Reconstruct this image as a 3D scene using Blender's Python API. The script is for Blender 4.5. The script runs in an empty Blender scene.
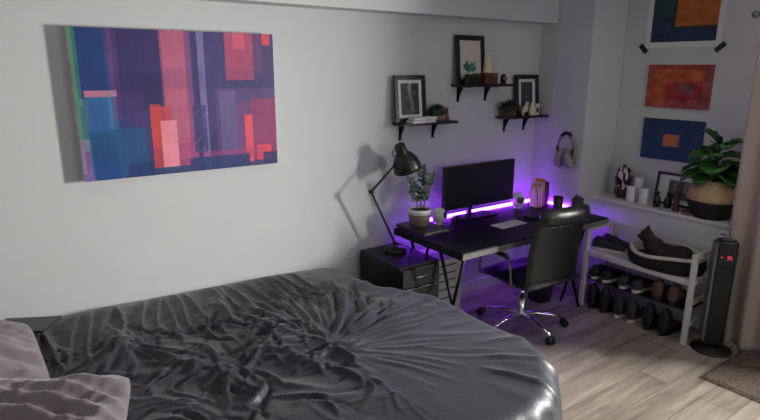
import bpy, bmesh, math, random
import numpy as np
from mathutils import Vector, Matrix, noise
PI = math.pi
rnd = random.Random(7)
C = bpy.context.scene.collection
SC = bpy.context.scene

# ------------------------------------------------------------------ materials
def rgb(r, g, b):                      # sRGB 0-255 -> linear
    f = lambda c: (c/255/12.92) if c/255 <= .04045 else ((c/255+.055)/1.055)**2.4
    return (f(r), f(g), f(b), 1)
MATS = {}
def mat(name, col, rough=.5, metal=0, nscale=0, namt=.12, bump=0, bscale=60, emit=None, estr=0, coat=0, sheen=0, stretch=None, spec=.5):
    if name in MATS: return MATS[name]
    m = bpy.data.materials.new(name); m.use_nodes = True
    nt = m.node_tree; N = nt.nodes; L = nt.links
    p = N['Principled BSDF']
    p.inputs['Base Color'].default_value = col
    p.inputs['Roughness'].default_value = rough
    p.inputs['Metallic'].default_value = metal
    p.inputs['Coat Weight'].default_value = coat
    p.inputs['Sheen Weight'].default_value = sheen
    p.inputs['Specular IOR Level'].default_value = spec
    tc = N.new('ShaderNodeTexCoord')
    vec = tc.outputs['Object']
    if stretch:
        mp = N.new('ShaderNodeMapping'); mp.inputs['Scale'].default_value = stretch
        L.new(vec, mp.inputs['Vector']); vec = mp.outputs['Vector']
    if nscale:
        n = N.new('ShaderNodeTexNoise'); n.inputs['Scale'].default_value = nscale; n.inputs['Detail'].default_value = 4
        L.new(vec, n.inputs['Vector'])
        r = N.new('ShaderNodeValToRGB')
        r.color_ramp.elements[0].position = .3; r.color_ramp.elements[1].position = .7
        r.color_ramp.elements[0].color = tuple(c*(1-namt) for c in col[:3])+(1,)
        r.color_ramp.elements[1].color = tuple(min(1, c*(1+namt)) for c in col[:3])+(1,)
        L.new(n.outputs['Fac'], r.inputs['Fac']); L.new(r.outputs['Color'], p.inputs['Base Color'])
    if bump:
        n2 = N.new('ShaderNodeTexNoise'); n2.inputs['Scale'].default_value = bscale; n2.inputs['Detail'].default_value = 3
        L.new(vec, n2.inputs['Vector'])
        b = N.new('ShaderNodeBump'); b.inputs['Strength'].default_value = bump; b.inputs['Distance'].default_value = .01
        L.new(n2.outputs['Fac'], b.inputs['Height']); L.new(b.outputs['Normal'], p.inputs['Normal'])
    if emit:
        p.inputs['Emission Color'].default_value = emit; p.inputs['Emission Strength'].default_value = estr
    MATS[name] = m
    return m

M_wall = mat('wall_paint', (.585, .59, .585, 1), .75, nscale=3, namt=.02, bump=.06, bscale=180)
M_ceil = mat('ceiling_paint', (.66, .66, .65, 1), .8, nscale=4, namt=.02)
M_trim = mat('trim_paint', (.62, .61, .60, 1), .45, nscale=6, namt=.03)
M_black = mat('black_wood', rgb(17, 15, 18), .42, nscale=40, namt=.25, stretch=(1, 8, 8))
M_desk = mat('desk_black', rgb(13, 11, 15), .5, nscale=30, namt=.25, bump=.05, bscale=120, spec=.25)
M_desk_edge_lit = mat('desk_edge_lit', rgb(112, 110, 110), .6, nscale=30, namt=.15)  # paler grey paints window light onto the black desk's front edge
M_blackm = mat('black_metal', rgb(20, 20, 22), .35, metal=.6)
M_plastic = mat('black_plastic', rgb(15, 15, 17), .35, nscale=80, namt=.1)
M_screen = mat('monitor_screen', rgb(27, 29, 30), .4, spec=.5)
M_chrome = mat('chrome', (.75, .75, .77, 1), .12, metal=1)
M_silver = mat('silver_plastic', rgb(120, 118, 118), .35, metal=.5)
M_leather = mat('black_leather', rgb(30, 34, 32), .34, nscale=20, namt=.15, bump=.12, bscale=90)
M_white = mat('white_paint_wood', rgb(202, 198, 194), .5, nscale=12, namt=.04, stretch=(1, 6, 6))
M_whitepl = mat('white_plastic', rgb(215, 212, 212), .3)
M_ceramic = mat('white_ceramic', rgb(218, 212, 206), .25)
M_taupe = mat('taupe_stoneware', rgb(108, 94, 86), .55, nscale=60, namt=.08)
M_soil = mat('soil', rgb(30, 22, 16), .9, nscale=120, namt=.4, bump=.6)
M_leaf = mat('zz_leaf', rgb(38, 62, 34), .35, nscale=25, namt=.25)
M_leaf2 = mat('fig_leaf', rgb(52, 104, 42), .38, nscale=30, namt=.25, bump=.2, bscale=30)
M_stem = mat('green_stem', rgb(66, 82, 46), .5)
M_moss = mat('moss_green', rgb(34, 48, 22), .8, nscale=80, namt=.4)
M_paper = mat('white_paper', rgb(215, 212, 215), .7)
M_mat = mat('picture_mount', rgb(222, 222, 218), .8)
M_brown = mat('brown_wood', rgb(72, 40, 32), .5, nscale=20, namt=.3, stretch=(1, 9, 9))
M_redbox = mat('dark_red_wood', rgb(88, 40, 34), .5, nscale=25, namt=.3)
M_cream = mat('cream_wax', rgb(212, 200, 172), .55, nscale=30, namt=.06)
M_candle = mat('white_wax', rgb(214, 208, 214), .5)
M_duvet = mat('grey_satin_cotton', rgb(40, 43, 52), .45, nscale=8, namt=.06, bump=.14, bscale=70, sheen=.12, spec=.38)
M_pillow = mat('mauve_cotton', rgb(120, 108, 111), .7, nscale=10, namt=.04, bump=.15, bscale=45, sheen=.3)
M_mattress = mat('mattress_fabric', rgb(160, 158, 155), .8, nscale=40, namt=.05)
M_concrete = mat('grey_planter', rgb(110, 104, 98), .8, nscale=40, namt=.15)
M_rubber = mat('black_rubber', rgb(16, 16, 17), .6)
M_fabric_blk = mat('black_fleece', rgb(24, 22, 24), .9, nscale=90, namt=.3, bump=.5, bscale=200)
M_fleece = mat('cream_fleece', rgb(205, 196, 186), .95, nscale=90, namt=.08, bump=.6, bscale=150)
M_cat = mat('dark_cat_fur', rgb(36, 27, 24), .75, nscale=50, namt=.35, bump=.5, bscale=160)
M_shoe = mat('black_shoe', rgb(26, 24, 26), .6, nscale=40, namt=.2)
M_shoe_br = mat('brown_suede', rgb(92, 62, 50), .8, nscale=40, namt=.2)
M_shoe_gr = mat('charcoal_canvas', rgb(52, 50, 54), .8, nscale=60, namt=.2)
M_sole = mat('white_rubber', rgb(205, 196, 190), .5)
M_curtain = mat('beige_curtain', rgb(168, 148, 138), .85, nscale=60, namt=.04, bump=.1, bscale=120, sheen=.2)
M_glass_red = mat('red_digits', (.2, 0, 0, 1), .5, emit=(1, .08, .12, 1), estr=1.3)
M_led = mat('violet_led', (.3, .05, .6, 1), .4, emit=(.31, .04, 1, 1), estr=46)
M_led_dim = mat('violet_led_dim', (.3, .05, .6, 1), .4, emit=(.25, .03, 1, 1), estr=12)
M_grey_lamp = mat('graphite_lamp', rgb(46, 46, 44), .32, metal=.5)
M_greyfab = mat('grey_ear_fabric', rgb(140, 130, 138), .8, nscale=50, namt=.2)
M_tape = mat('black_tape', rgb(16, 16, 18), .45)
M_basket = mat('woven_seagrass', rgb(176, 148, 112), .8, nscale=30, namt=.2, stretch=(1, 1, 5))
M_basket_d = mat('woven_black', rgb(26, 22, 22), .8, nscale=60, namt=.3)
M_denim = mat('dark_blue_cover', rgb(28, 30, 44), .5, nscale=40, namt=.2)

def glass_mat():
    m = bpy.data.materials.new('picture_glass'); m.use_nodes = True
    nt = m.node_tree; nt.nodes.clear()
    o = nt.nodes.new('ShaderNodeOutputMaterial'); t = nt.nodes.new('ShaderNodeBsdfTransparent')
    g = nt.nodes.new('ShaderNodeBsdfGlossy'); g.inputs['Roughness'].default_value = .02
    f = nt.nodes.new('ShaderNodeFresnel'); f.inputs['IOR'].default_value = 1.5
    x = nt.nodes.new('ShaderNodeMixShader')
    ge = nt.nodes.new('ShaderNodeNewGeometry'); iv = nt.nodes.new('ShaderNodeMath'); iv.operation = 'SUBTRACT'; iv.inputs[0].default_value = 1
    mu = nt.nodes.new('ShaderNodeMath'); mu.operation = 'MULTIPLY'
    nt.links.new(ge.outputs['Backfacing'], iv.inputs[1]); nt.links.new(iv.outputs[0], mu.inputs[0]); nt.links.new(f.outputs[0], mu.inputs[1])
    nt.links.new(mu.outputs[0], x.inputs[0]); nt.links.new(t.outputs[0], x.inputs[1]); nt.links.new(g.outputs[0], x.inputs[2])
    nt.links.new(x.outputs[0], o.inputs[0])
    return m
M_glass = glass_mat()
def col_mat(name, rough=.6, n=0):
    m = bpy.data.materials.new(name); m.use_nodes = True
    N = m.node_tree.nodes; p = N['Principled BSDF']; p.inputs['Roughness'].default_value = rough
    a = N.new('ShaderNodeVertexColor'); a.layer_name = 'Col'
    m.node_tree.links.new(a.outputs['Color'], p.inputs['Base Color'])
    return m
M_print = col_mat('printed_surface', .55)

def floor_mat():
    m = bpy.data.materials.new('laminate_planks'); m.use_nodes = True
    nt = m.node_tree; N = nt.nodes; L = nt.links; p = N['Principled BSDF']
    tc = N.new('ShaderNodeTexCoord')
    b = N.new('ShaderNodeTexBrick'); b.offset = .37; b.inputs['Scale'].default_value = 1
    b.inputs['Brick Width'].default_value = 1.25; b.inputs['Row Height'].default_value = .19
    b.inputs['Mortar Size'].default_value = .0022; b.inputs['Bias'].default_value = 0
    b.inputs['Color1'].default_value = (0, 0, 0, 1); b.inputs['Color2'].default_value = (1, 1, 1, 1); b.inputs['Mortar'].default_value = (.5, .5, .5, 1)
    L.new(tc.outputs['Object'], b.inputs['Vector'])
    mp = N.new('ShaderNodeMapping'); mp.inputs['Scale'].default_value = (1.1, 9, 1); L.new(tc.outputs['Object'], mp.inputs['Vector'])
    n = N.new('ShaderNodeTexNoise'); n.inputs['Scale'].default_value = 1.5; n.inputs['Detail'].default_value = 5; n.inputs['Distortion'].default_value = .8
    L.new(mp.outputs[0], n.inputs['Vector'])
    w = N.new('ShaderNodeMath'); w.operation = 'MULTIPLY_ADD'; w.inputs[1].default_value = .30; L.new(b.outputs['Color'], w.inputs[0])
    L.new(n.outputs['Fac'], w.inputs[2])
    r = N.new('ShaderNodeValToRGB'); e = r.color_ramp.elements
    e[0].position = .35; e[0].color = rgb(98, 87, 78); e[1].position = .85; e[1].color = rgb(170, 156, 142)
    L.new(w.outputs[0], r.inputs['Fac'])
    mx = N.new('ShaderNodeMixRGB'); mx.inputs[2].default_value = rgb(84, 74, 66)
    L.new(b.outputs['Fac'], mx.inputs[0]); L.new(r.outputs['Color'], mx.inputs[1]); L.new(mx.outputs[0], p.inputs['Base Color'])
    p.inputs['Roughness'].default_value = .42
    bu = N.new('ShaderNodeBump'); bu.inputs['Strength'].default_value = .15; bu.inputs['Distance'].default_value = .004
    L.new(n.outputs['Fac'], bu.inputs['Height']); L.new(bu.outputs[0], p.inputs['Normal'])
    return m
M_floor = floor_mat()

# ------------------------------------------------------------------ mesh helpers
class MB:
    def __init__(s): s.v = []; s.f = []; s.c = []; s.sm = []
    def add(s, vs, fs, smooth=False, cols=None):
        o = len(s.v); s.v += [tuple(v) for v in vs]
        s.f += [tuple(i+o for i in f) for f in fs]
        s.sm += [smooth]*len(fs)
        s.c += (cols if cols else [None]*len(fs))
        return s
    def box(s, x0, x1, y0, y1, z0, z1, M=None):
        vs = [Vector((x, y, z)) for z in (z0, z1) for y in (y0, y1) for x in (x0, x1)]
        if M: vs = [M @ v for v in vs]
        return s.add(vs, [(0, 2, 3, 1), (4, 5, 7, 6), (0, 1, 5, 4), (2, 6, 7, 3), (0, 4, 6, 2), (1, 3, 7, 5)])
    def tube(s, pts, r, n=10, closed=False, caps=True, flat=1.0):
        pts = [Vector(p) for p in pts]; m = len(pts)
        rs = r if isinstance(r, (list, tuple)) else [r]*m
        vs = []; prev = None
        for i, p in enumerate(pts):
            a = pts[(i-1) % m] if (closed or i > 0) else p
            b = pts[(i+1) % m] if (closed or i < m-1) else p
            t = (b-a).normalized()
            if prev is None:
                up = Vector((0, 0, 1)) if abs(t.z) < .9 else Vector((1, 0, 0))
                n1 = t.cross(up).normalized()
            else:
                n1 = (prev - t*prev.dot(t)).normalized()
            prev = n1; n2 = t.cross(n1)
            for k in range(n):
                an = 2*PI*k/n
                vs.append(p + n1*math.cos(an)*rs[i] + n2*math.sin(an)*rs[i]*flat)
        fs = []
        for i in range(m if closed else m-1):
            j = (i+1) % m
            for k in range(n):
                l = (k+1) % n
                fs.append((i*n+k, i*n+l, j*n+l, j*n+k))
        if caps and not closed:
            fs.append(tuple(range(n-1, -1, -1))); fs.append(tuple((m-1)*n+k for k in range(n)))
        return s.add(vs, fs, True)
    def lathe(s, prof, n=28, M=None, sy=1.0, cap=True):
        vs = []; fs = []
        for (r, z) in prof:
            for k in range(n):
                a = 2*PI*k/n
                v = Vector((r*math.cos(a), r*math.sin(a)*sy, z)); vs.append(M @ v if M else v)
        m = len(prof)
        for i in range(m-1):
            for k in range(n):
                l = (k+1) % n
                fs.append((i*n+k, i*n+l, (i+1)*n+l, (i+1)*n+k))
        if cap:
            fs.append(tuple(range(n-1, -1, -1))); fs.append(tuple((m-1)*n+k for k in range(n)))
        return s.add(vs, fs, True)
    def ell(s, c, r, n=16, m=10, M=None):
        c = Vector(c); R = Vector((r, r, r)) if not hasattr(r, '__len__') else Vector(r)
        vs = []; fs = []
        for i in range(1, m):
            ph = PI*i/m
            for k in range(n):
                a = 2*PI*k/n
                v = Vector((R.x*math.sin(ph)*math.cos(a), R.y*math.sin(ph)*math.sin(a), -R.z*math.cos(ph)))
                vs.append(c + (M @ v if M else v))
        b = Vector((0, 0, -R.z)); t = Vector((0, 0, R.z))
        vs.append(c + (M @ b if M else b)); vs.append(c + (M @ t if M else t))
        for i in range(m-2):
            for k in range(n):
                l = (k+1) % n
                fs.append((i*n+k, i*n+l, (i+1)*n+l, (i+1)*n+k))
        B = (m-1)*n
        for k in range(n):
            l = (k+1) % n
            fs.append((B, l, k)); fs.append((B+1, (m-2)*n+k, (m-2)*n+l))
        return s.add(vs, fs, True)
    def grid(s, fn, nu, nv, smooth=True, colfn=None):
        vs = [fn(i/nu, j/nv) for j in range(nv+1) for i in range(nu+1)]
        fs = [(j*(nu+1)+i, j*(nu+1)+i+1, (j+1)*(nu+1)+i+1, (j+1)*(nu+1)+i) for j in range(nv) for i in range(nu)]
        cols = [colfn((i+.5)/nu, (j+.5)/nv) for j in range(nv) for i in range(nu)] if colfn else None
        return s.add(vs, fs, smooth, cols)
    def build(s, name, m, parent=None, loc=None, bevel=0, subsurf=0, solid=0, remesh=0, auto=False):
        me = bpy.data.meshes.new(name); me.from_pydata(s.v, [], s.f); me.update()
        me.polygons.foreach_set('use_smooth', s.sm)
        if any(c is not None for c in s.c):
            at = me.color_attributes.new('Col', 'FLOAT_COLOR', 'CORNER')
            buf = []
            for p, c in zip(me.polygons, s.c):
                c = c or (.5, .5, .5, 1)
                buf += list(c)*p.loop_total
            at.data.foreach_set('color', buf)
        if m: me.materials.append(m)
        o = bpy.data.objects.new(name, me); C.objects.link(o)
        if parent: o.parent = parent
        if loc: o.location = loc
        if solid:
            md = o.modifiers.new('solid', 'SOLIDIFY'); md.thickness = solid; md.offset = 0
        if bevel:
            md = o.modifiers.new('bevel', 'BEVEL'); md.width = bevel; md.segments = 2; md.limit_method = 'ANGLE'; md.angle_limit = .6
        if remesh:
            md = o.modifiers.new('remesh', 'REMESH'); md.mode = 'VOXEL'; md.voxel_size = remesh; md.use_smooth_shade = True
            md = o.modifiers.new('smooth', 'SMOOTH'); md.iterations = 6; md.factor = .6
        if subsurf:
            md = o.modifiers.new('subsurf', 'SUBSURF'); md.levels = subsurf; md.render_levels = subsurf
        return o

def box(name, m, parent, x0, x1, y0, y1, z0, z1, bevel=.002, M=None):
    return MB().box(x0, x1, y0, y1, z0, z1, M).build(name, m, parent, bevel=bevel)
def thing(name, label, cat, loc=(0, 0, 0), rz=0, group=None):
    o = bpy.data.objects.new(name, None); C.objects.link(o); o.empty_display_size = .05
    o.location = loc; o.rotation_euler = (0, 0, rz); return tag(o, label, cat, group)
def tag(o, label, cat, group=None):
    o['label'] = label; o['category'] = cat
    if group: o['group'] = group
    return o
def struct(o):
    o['kind'] = 'structure'; return o
def dup(root, loc, rz, label, group=None):
    r = root.copy(); C.objects.link(r); r.location = loc; r.rotation_euler = (0, 0, rz); r['label'] = label
    if group: r['group'] = group
    for ch in list(root.children):
        c = ch.copy(); C.objects.link(c); c.parent = r
        for g in ch.children:
            d = g.copy(); C.objects.link(d); d.parent = c
    return r
def R(axis, a): return Matrix.Rotation(a, 4, axis)
def T(x, y, z): return Matrix.Translation((x, y, z))

# ------------------------------------------------------------------ room
WY = 3.33; XA = 4.06; YB = 2.82; XP = 4.50; ZC = 2.52; XL = -1.0; YF = -1.3
def sbox(name, x0, x1, y0, y1, z0, z1, m=M_wall, bevel=0):
    return struct(box(name, m, None, x0, x1, y0, y1, z0, z1, bevel=bevel))
fl = struct(MB().box(XL-.1, XP+.1, YF-.1, WY+.1, -.1, 0).build('floor', M_floor))
sbox('ceiling', XL-.1, XP+.1, YF-.1, WY+.1, ZC, ZC+.1, M_ceil)
sbox('wall_back', XL-.1, XP+.1, WY, WY+.1, 0, ZC)
sbox('wall_left', XL-.1, XL, YF-.1, WY, 0, ZC)
w = MB(); FX0, FX1, FZ0, FZ1 = 1.9, 3.3, .95, 2.2
w.box(XL, FX0, YF-.1, YF, 0, ZC); w.box(FX1, XP+.1, YF-.1, YF, 0, ZC); w.box(FX0, FX1, YF-.1, YF, 0, FZ0); w.box(FX0, FX1, YF-.1, YF, FZ1, ZC)
struct(w.build('wall_front', M_wall))
wn = MB()
for a in ((FX0, FX0+.05, FZ0, FZ1), (FX1-.05, FX1, FZ0, FZ1), (FX0, FX1, FZ0, FZ0+.05), (FX0, FX1, FZ1-.05, FZ1), ((FX0+FX1)/2-.03, (FX0+FX1)/2+.03, FZ0, FZ1)):
    wn.box(a[0], a[1], YF-.08, YF-.03, a[2], a[3])
w2 = struct(wn.build('added_fill_window', M_whitepl, bevel=.003))  # added window, out of view, opening for the soft fill light
box('window_pane', M_glass, w2, FX0+.05, FX1-.05, YF-.058, YF-.053, FZ0+.05, FZ1-.05, 0)  # pane of the added fill window
sbox('wall_column', XA, XP, YB, WY, 0, ZC, bevel=.006)
# right wall with window opening
WY0, WY1, WZ0, WZ1 = -.05, .72, 1.05, 2.12
WD = .34
w = MB()
w.box(XP, XP+WD, WY1, WY, 0, ZC); w.box(XP, XP+WD, YF, WY0, 0, ZC)
w.box(XP, XP+WD, WY0, WY1, 0, WZ0); w.box(XP, XP+WD, WY0, WY1, WZ1, ZC)
struct(w.build('wall_right', M_wall))
wn = MB()
for a in ((WY0, WY0+.04, WZ0, WZ1), (WY1-.04, WY1, WZ0, WZ1), (WY0, WY1, WZ0, WZ0+.04), (WY0, WY1, WZ1-.04, WZ1)):
    wn.box(XP+.26, XP+.32, *a)
w1 = struct(wn.build('window_1', M_whitepl, bevel=.003))
box('window_pane', M_glass, w1, XP+.287, XP+.292, WY0+.04, WY1-.04, WZ0+.04, WZ1-.04, 0)
box('window_sill', M_trim, w1, XP-.04, XP+.26, WY0+.001, WY1-.001, WZ0, WZ0+.02, .004)
# soffit along the top of the back wall
sbox('trim_soffit', XL, XA, 3.17, WY, 2.26, ZC, M_wall, .004)
# ledge with white panel under the pictures
LX = 4.23; LZ = .84
lb = MB(); lb.box(LX, XP, 1.58, YB, 0, LZ-.03)
struct(lb.build('trim_ledge_panel', M_trim))
struct(MB().box(LX-.015, XP, 1.57, YB, LZ-.03, LZ).build('trim_ledge_top', M_trim, bevel=.004))
sbox('baseboard_back', XL, XA, WY-.014, WY, 0, .09, M_trim, .003)
sbox('baseboard_column', XA-.014, XA, YB, WY-.014, 0, .09, M_trim, .003)
sbox('baseboard_right', XP-.014, XP, YF, 1.57, 0, .09, M_trim, .003)
# ------------------------------------------------------------------ bed
bed = thing('bed', 'low black framed double bed along the wall under the grey duvet', 'bed', (.7, 2.3, 0))
b0 = -.7; b1 = -2.3
def lb_(x0, x1, y0, y1, z0, z1): return (x0+b0, x1+b0, y0+b1, y1+b1, z0, z1)
box('bed_frame', M_black, bed, *lb_(-.86, 1.90, 1.5, 3.28, .10, .26), bevel=.01)
box('mattress', M_mattress, bed, *lb_(-.84, 1.86, 1.54, 3.27, .26, .44), bevel=.04)
box('headboard', M_black, bed, *lb_(-.94, -.86, 1.5, 3.28, 0, .95), bevel=.01)
for x in (-.8, 1.78):
    for y in (1.56, 3.2): box('leg', M_black, bed, *lb_(x, x+.06, y, y+.06, 0, .10))

# duvet: one sheet of cloth with modelled creases
def make_duvet():
    st = .0095
    xs = np.arange(-.86, 2.62, st); ys = np.arange(.85, 3.315, st)
    Xg, Yg = np.meshgrid(xs, ys)
    H = np.zeros_like(Xg)
    rs = np.random.RandomState(11)
    def vnoise(sc, seed, ax=1, ay=1):          # smooth value noise on the sheet
        q = np.random.RandomState(seed)
        g = q.rand(80, 80)*2-1
        u = (Xg+1.5)*sc*ax; v = (Yg+.2)*sc*ay
        i = np.floor(u).astype(int) % 79; j = np.floor(v).astype(int) % 79
        fu = u-np.floor(u); fv = v-np.floor(v); fu = fu*fu*(3-2*fu); fv = fv*fv*(3-2*fv)
        return (g[j, i]*(1-fu)*(1-fv)+g[j, i+1]*fu*(1-fv)+g[j+1, i]*(1-fu)*fv+g[j+1, i+1]*fu*fv)
    P1 = np.array([1.24, 2.16]); P2 = np.array([.85, 2.62])
    def smooth_zone(x, y):            # 0 in the taut lower right area, 1 in the crumpled part
        d = (x-1.25)*.75 - (y-2.05)*.75
        return 1/(1+math.exp((d-.20)*8))
    def field(x, y, k):
        # direction angle of creases at (x,y)
        wall = max(0, min(1, (y-2.72)/.25))
        dx, dy = x-P1[0], y-P1[1]
        rad = math.atan2(dy, dx)
        n = noise.noise(Vector((x*2.3, y*2.3, 3.1+k*.9)))*2.4
        if x > 1.25:
            base = rad + n*.22
        else:
            base = rad*.4 + n*1.5 + .6
        wa = PI/2 + .28*math.sin(x*5) + n*.18 - .12*(x-1)
        if x > 1.55: wa = rad
        return base*(1-wall)+wa*wall if abs(base-wa) < PI/2 else (base+(PI if base < wa else -PI))*(1-wall)+wa*wall
    def crease(x, y, L, wd, h, k=0, asym=0):
        pts = [(x, y)]; n = max(4, int(L/.03)); px, py = x, y; a0 = None
        for i in range(n):
            a = field(px, py, k)
            if a0 is not None:
                while a-a0 > PI/2: a -= PI
                while a0-a > PI/2: a += PI
            a0 = a
            px += math.cos(a)*L/n; py += math.sin(a)*L/n; pts.append((px, py))
        stamp(pts, wd, h)
    def stamp(pts, wd, h):
        pts = np.array(pts)
        m = wd*3.2
        i0 = max(0, int((pts[:, 0].min()-m-xs[0])/st)); i1 = min(len(xs), int((pts[:, 0].max()+m-xs[0])/st)+1)
        j0 = max(0, int((pts[:, 1].min()-m-ys[0])/st)); j1 = min(len(ys), int((pts[:, 1].max()+m-ys[0])/st)+1)
        if i1 <= i0 or j1 <= j0: return
        X = Xg[j0:j1, i0:i1]; Y = Yg[j0:j1, i0:i1]
        best = np.full(X.shape, 9.); tt = np.zeros(X.shape)
        n = len(pts)-1
        for s in range(n):
            a = pts[s]; b = pts[s+1]; d = b-a; l2 = d@d+1e-12
            t = np.clip(((X-a[0])*d[0]+(Y-a[1])*d[1])/l2, 0, 1)
            dd = np.hypot(X-a[0]-t*d[0], Y-a[1]-t*d[1])
            k = dd < best; best[k] = dd[k]; tt[k] = ((s+t)/n)[k]
        taper = np.sin(np.clip(tt, 0, 1)*PI)**.6
        w = wd*(.55+.45*taper)
        prof = 1/(1+(best/w)**2)**1.6
        H[j0:j1, i0:i1] += h*taper*prof
    # broad folds then sharper ones
    for i in range(60):
        x = rs.uniform(-.6, 2.1); y = rs.uniform(1.3, 2.75); z = smooth_zone(x, y)
        crease(x, y, rs.uniform(.25, .6), rs.uniform(.024, .042), rs.uniform(.010, .024)*(.2+.8*z), 1)
    for i in range(560):
        x = rs.uniform(-.5, 2.0); y = rs.uniform(1.45, 2.74); z = smooth_zone(x, y)
        if rs.rand() > .15+z: continue
        sg = 1 if rs.rand() < .75 else -1
        crease(x, y, rs.uniform(.12, .40), rs.uniform(.008, .0135), sg*rs.uniform(.009, .024)*(.18+.82*z), rs.randint(5))
    # folds standing off the wall
    x = .05
    while x < 1.75:
        y0_ = 2.66+rs.uniform(-.10, .12); y1_ = 3.30; ln = rs.uniform(-.03, .10)-.06*(x-1)
        k1, k2 = rs.uniform(-.03, .03), rs.uniform(0, 6)
        stamp([(x+ln*t+k1*math.sin(t*5+k2), y0_+(y1_-y0_)*t) for t in np.linspace(0, 1, 10)], rs.uniform(.010, .018), rs.uniform(.018, .034))
        if rs.rand() < .5: stamp([(x+.03+ln*t, y0_-.1+.35*t) for t in np.linspace(0, 1, 6)], .009, rs.uniform(.010, .02))
        x += rs.uniform(.055, .105)
    # long pleats fanning from the pinch towards the foot
    for k in range(22):
        a = math.radians(-62+k*8.2+rs.uniform(-3, 3)); r0 = rs.uniform(.03, .2); r1 = rs.uniform(.45, .95)
        z = .35 if a < math.radians(8) else 1
        bend = rs.uniform(-.12, .12)
        pts = []
        for t in np.linspace(0, 1, 12):
            r = r0+(r1-r0)*t; aa = a+bend*t*t
            pts.append((P1[0]+r*math.cos(aa), P1[1]+r*math.sin(aa)))
        stamp(pts, rs.uniform(.012, .020), rs.uniform(.014, .030)*z)
    for (a_, w_, h_) in ((-1.08, .030, .024), (-.74, .022, .022), (-.30, .035, .012)):
        cx_, cy_ = 1.60, 1.92
        stamp([(cx_+r_*math.cos(a_+.10*(r_-.5)), cy_+r_*math.sin(a_+.10*(r_-.5))) for r_ in np.linspace(.30, 1.15, 10)], w_, h_)
    for k in range(9):
        a = rs.uniform(0, 2*PI)
        stamp([(P1[0]+.02*math.cos(a), P1[1]+.02*math.sin(a)), (P1[0]+.11*math.cos(a+.2), P1[1]+.11*math.sin(a+.2)), (P1[0]+.2*math.cos(a+.5), P1[1]+.2*math.sin(a+.5))], .011, .018)
    Z = np.vectorize(smooth_zone)(Xg[::8, ::8], Yg[::8, ::8])
    Z = np.repeat(np.repeat(Z, 8, 0), 8, 1)[:Xg.shape[0], :Xg.shape[1]]
    wx = vnoise(3, 3)*1.1; 
    H += .016*vnoise(2.2, 5) + .007*vnoise(5, 6)*(.4+.6*Z)
    H += .0045*(1-np.abs(vnoise(9, 8)))*Z + .0016*vnoise(17, 9)*(.5+.5*Z)
    H = np.where(H > 0, .040*np.tanh(H/.040), .02*np.tanh(H/.02))
    H *= 1-.6*np.clip((Yg-3.14)/.16, 0, 1)
    # base shape with rounded edges
    x_in, y_in, Rr, rb = 1.60, 1.42+.44, .50, .11
    V = np.zeros(Xg.shape+(3,))
    qx = np.maximum(Xg-x_in, 0); qy = np.minimum(Yg-y_in, 0)
    r = np.hypot(qx, qy)
    over = np.maximum(r-Rr, 0)
    nx = np.where(r > 1e-6, qx/np.maximum(r, 1e-6), 0); ny = np.where(r > 1e-6, qy/np.maximum(r, 1e-6), 0)
    amax = math.radians(80)
    al = rb*amax
    ang = np.minimum(over/rb, amax)
    out = rb*np.sin(ang) + np.maximum(over-al, 0)*math.cos(amax)
    down = rb*(1-np.cos(ang)) + np.maximum(over-al, 0)*math.sin(amax)
    topz = .605 - .035*np.clip((Xg-.6)/1.4, 0, 1) 
    puff = .05*np.clip(r/Rr, 0, 1)**2 
    wallfall = .03*np.clip((Yg-3.12)/.19, 0, 1)**2
    flare = .012*np.sin(np.arctan2(ny, nx+1e-9)*26)*np.clip(over/.3, 0, 1)
    rr = np.minimum(r, Rr) + out + flare
    px = np.where(r > 1e-6, np.minimum(Xg, x_in)+nx*rr, Xg)
    py = np.where(r > 1e-6, np.maximum(Yg, y_in)+ny*rr, Yg)
    edge = np.clip(ang/amax, 0, 1)
    nrmz = np.cos(ang); nrmo = np.sin(ang)
    Hd = H*(1-.35*edge)
    V[..., 0] = px + nx*nrmo*Hd - .26*(lambda q: q*q*(3-2*q))(np.clip((py-2.30)/.62, 0, 1))*np.clip((px-1.1)/.9, 0, 1)**1.5
    V[..., 1] = np.minimum(py + ny*nrmo*Hd, 3.318)
    V[..., 2] = topz - puff*.35 - down - wallfall + nrmz*Hd
    V[..., 2] = np.maximum(V[..., 2], .03)
    ny_, nx_ = Xg.shape
    mb = MB(); idx = np.arange(ny_*nx_).reshape(ny_, nx_)
    fs = np.stack([idx[:-1, :-1], idx[:-1, 1:], idx[1:, 1:], idx[1:, :-1]], -1).reshape(-1, 4)
    mb.v = [tuple(v) for v in V.reshape(-1, 3).tolist()]; mb.f = [tuple(f) for f in fs.tolist()]
    mb.sm = [True]*len(mb.f); mb.c = [None]*len(mb.f)
    return mb.build('duvet', M_duvet)
duvet = tag(make_duvet(), 'rumpled dark grey duvet spread over the whole bed', 'duvet')

def pillow(name, loc, rot, w, d, h, seed, label):
    mb = MB()
    def srf(sign):
        def f(u, v):
            a = u*2-1; b = v*2-1
            t = max(0, 1-abs(a)**3.2)**.5*max(0, 1-abs(b)**3.2)**.5
            x = a*w/2*(1-.07*(1-abs(b)**2)*0 - .05*abs(b)**6); y = b*d/2*(1-.05*abs(a)**6)
            k = noise.noise(Vector((x*7, y*7, seed)))*.022 + abs(noise.noise(Vector((x*5+y*9, y*4-x*2, seed+5))))*-.07 - abs(noise.noise(Vector((x*13-y*6, y*9+x*5, seed+2))))*.022 + noise.noise(Vector((x*20, y*14, seed+9)))*.006
            return Vector((x, y, sign*(h/2*t) + (k*t if sign > 0 else 0)))
        return f
    mb.grid(srf(1), 60, 60); 
    g = MB().grid(srf(-1), 60, 60)
    mb.add(g.v, [f[::-1] for f in g.f], True)
    o = mb.build(name, M_pillow); o.location = loc; o.rotation_euler = rot
    return tag(o, label, 'pillow')
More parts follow.
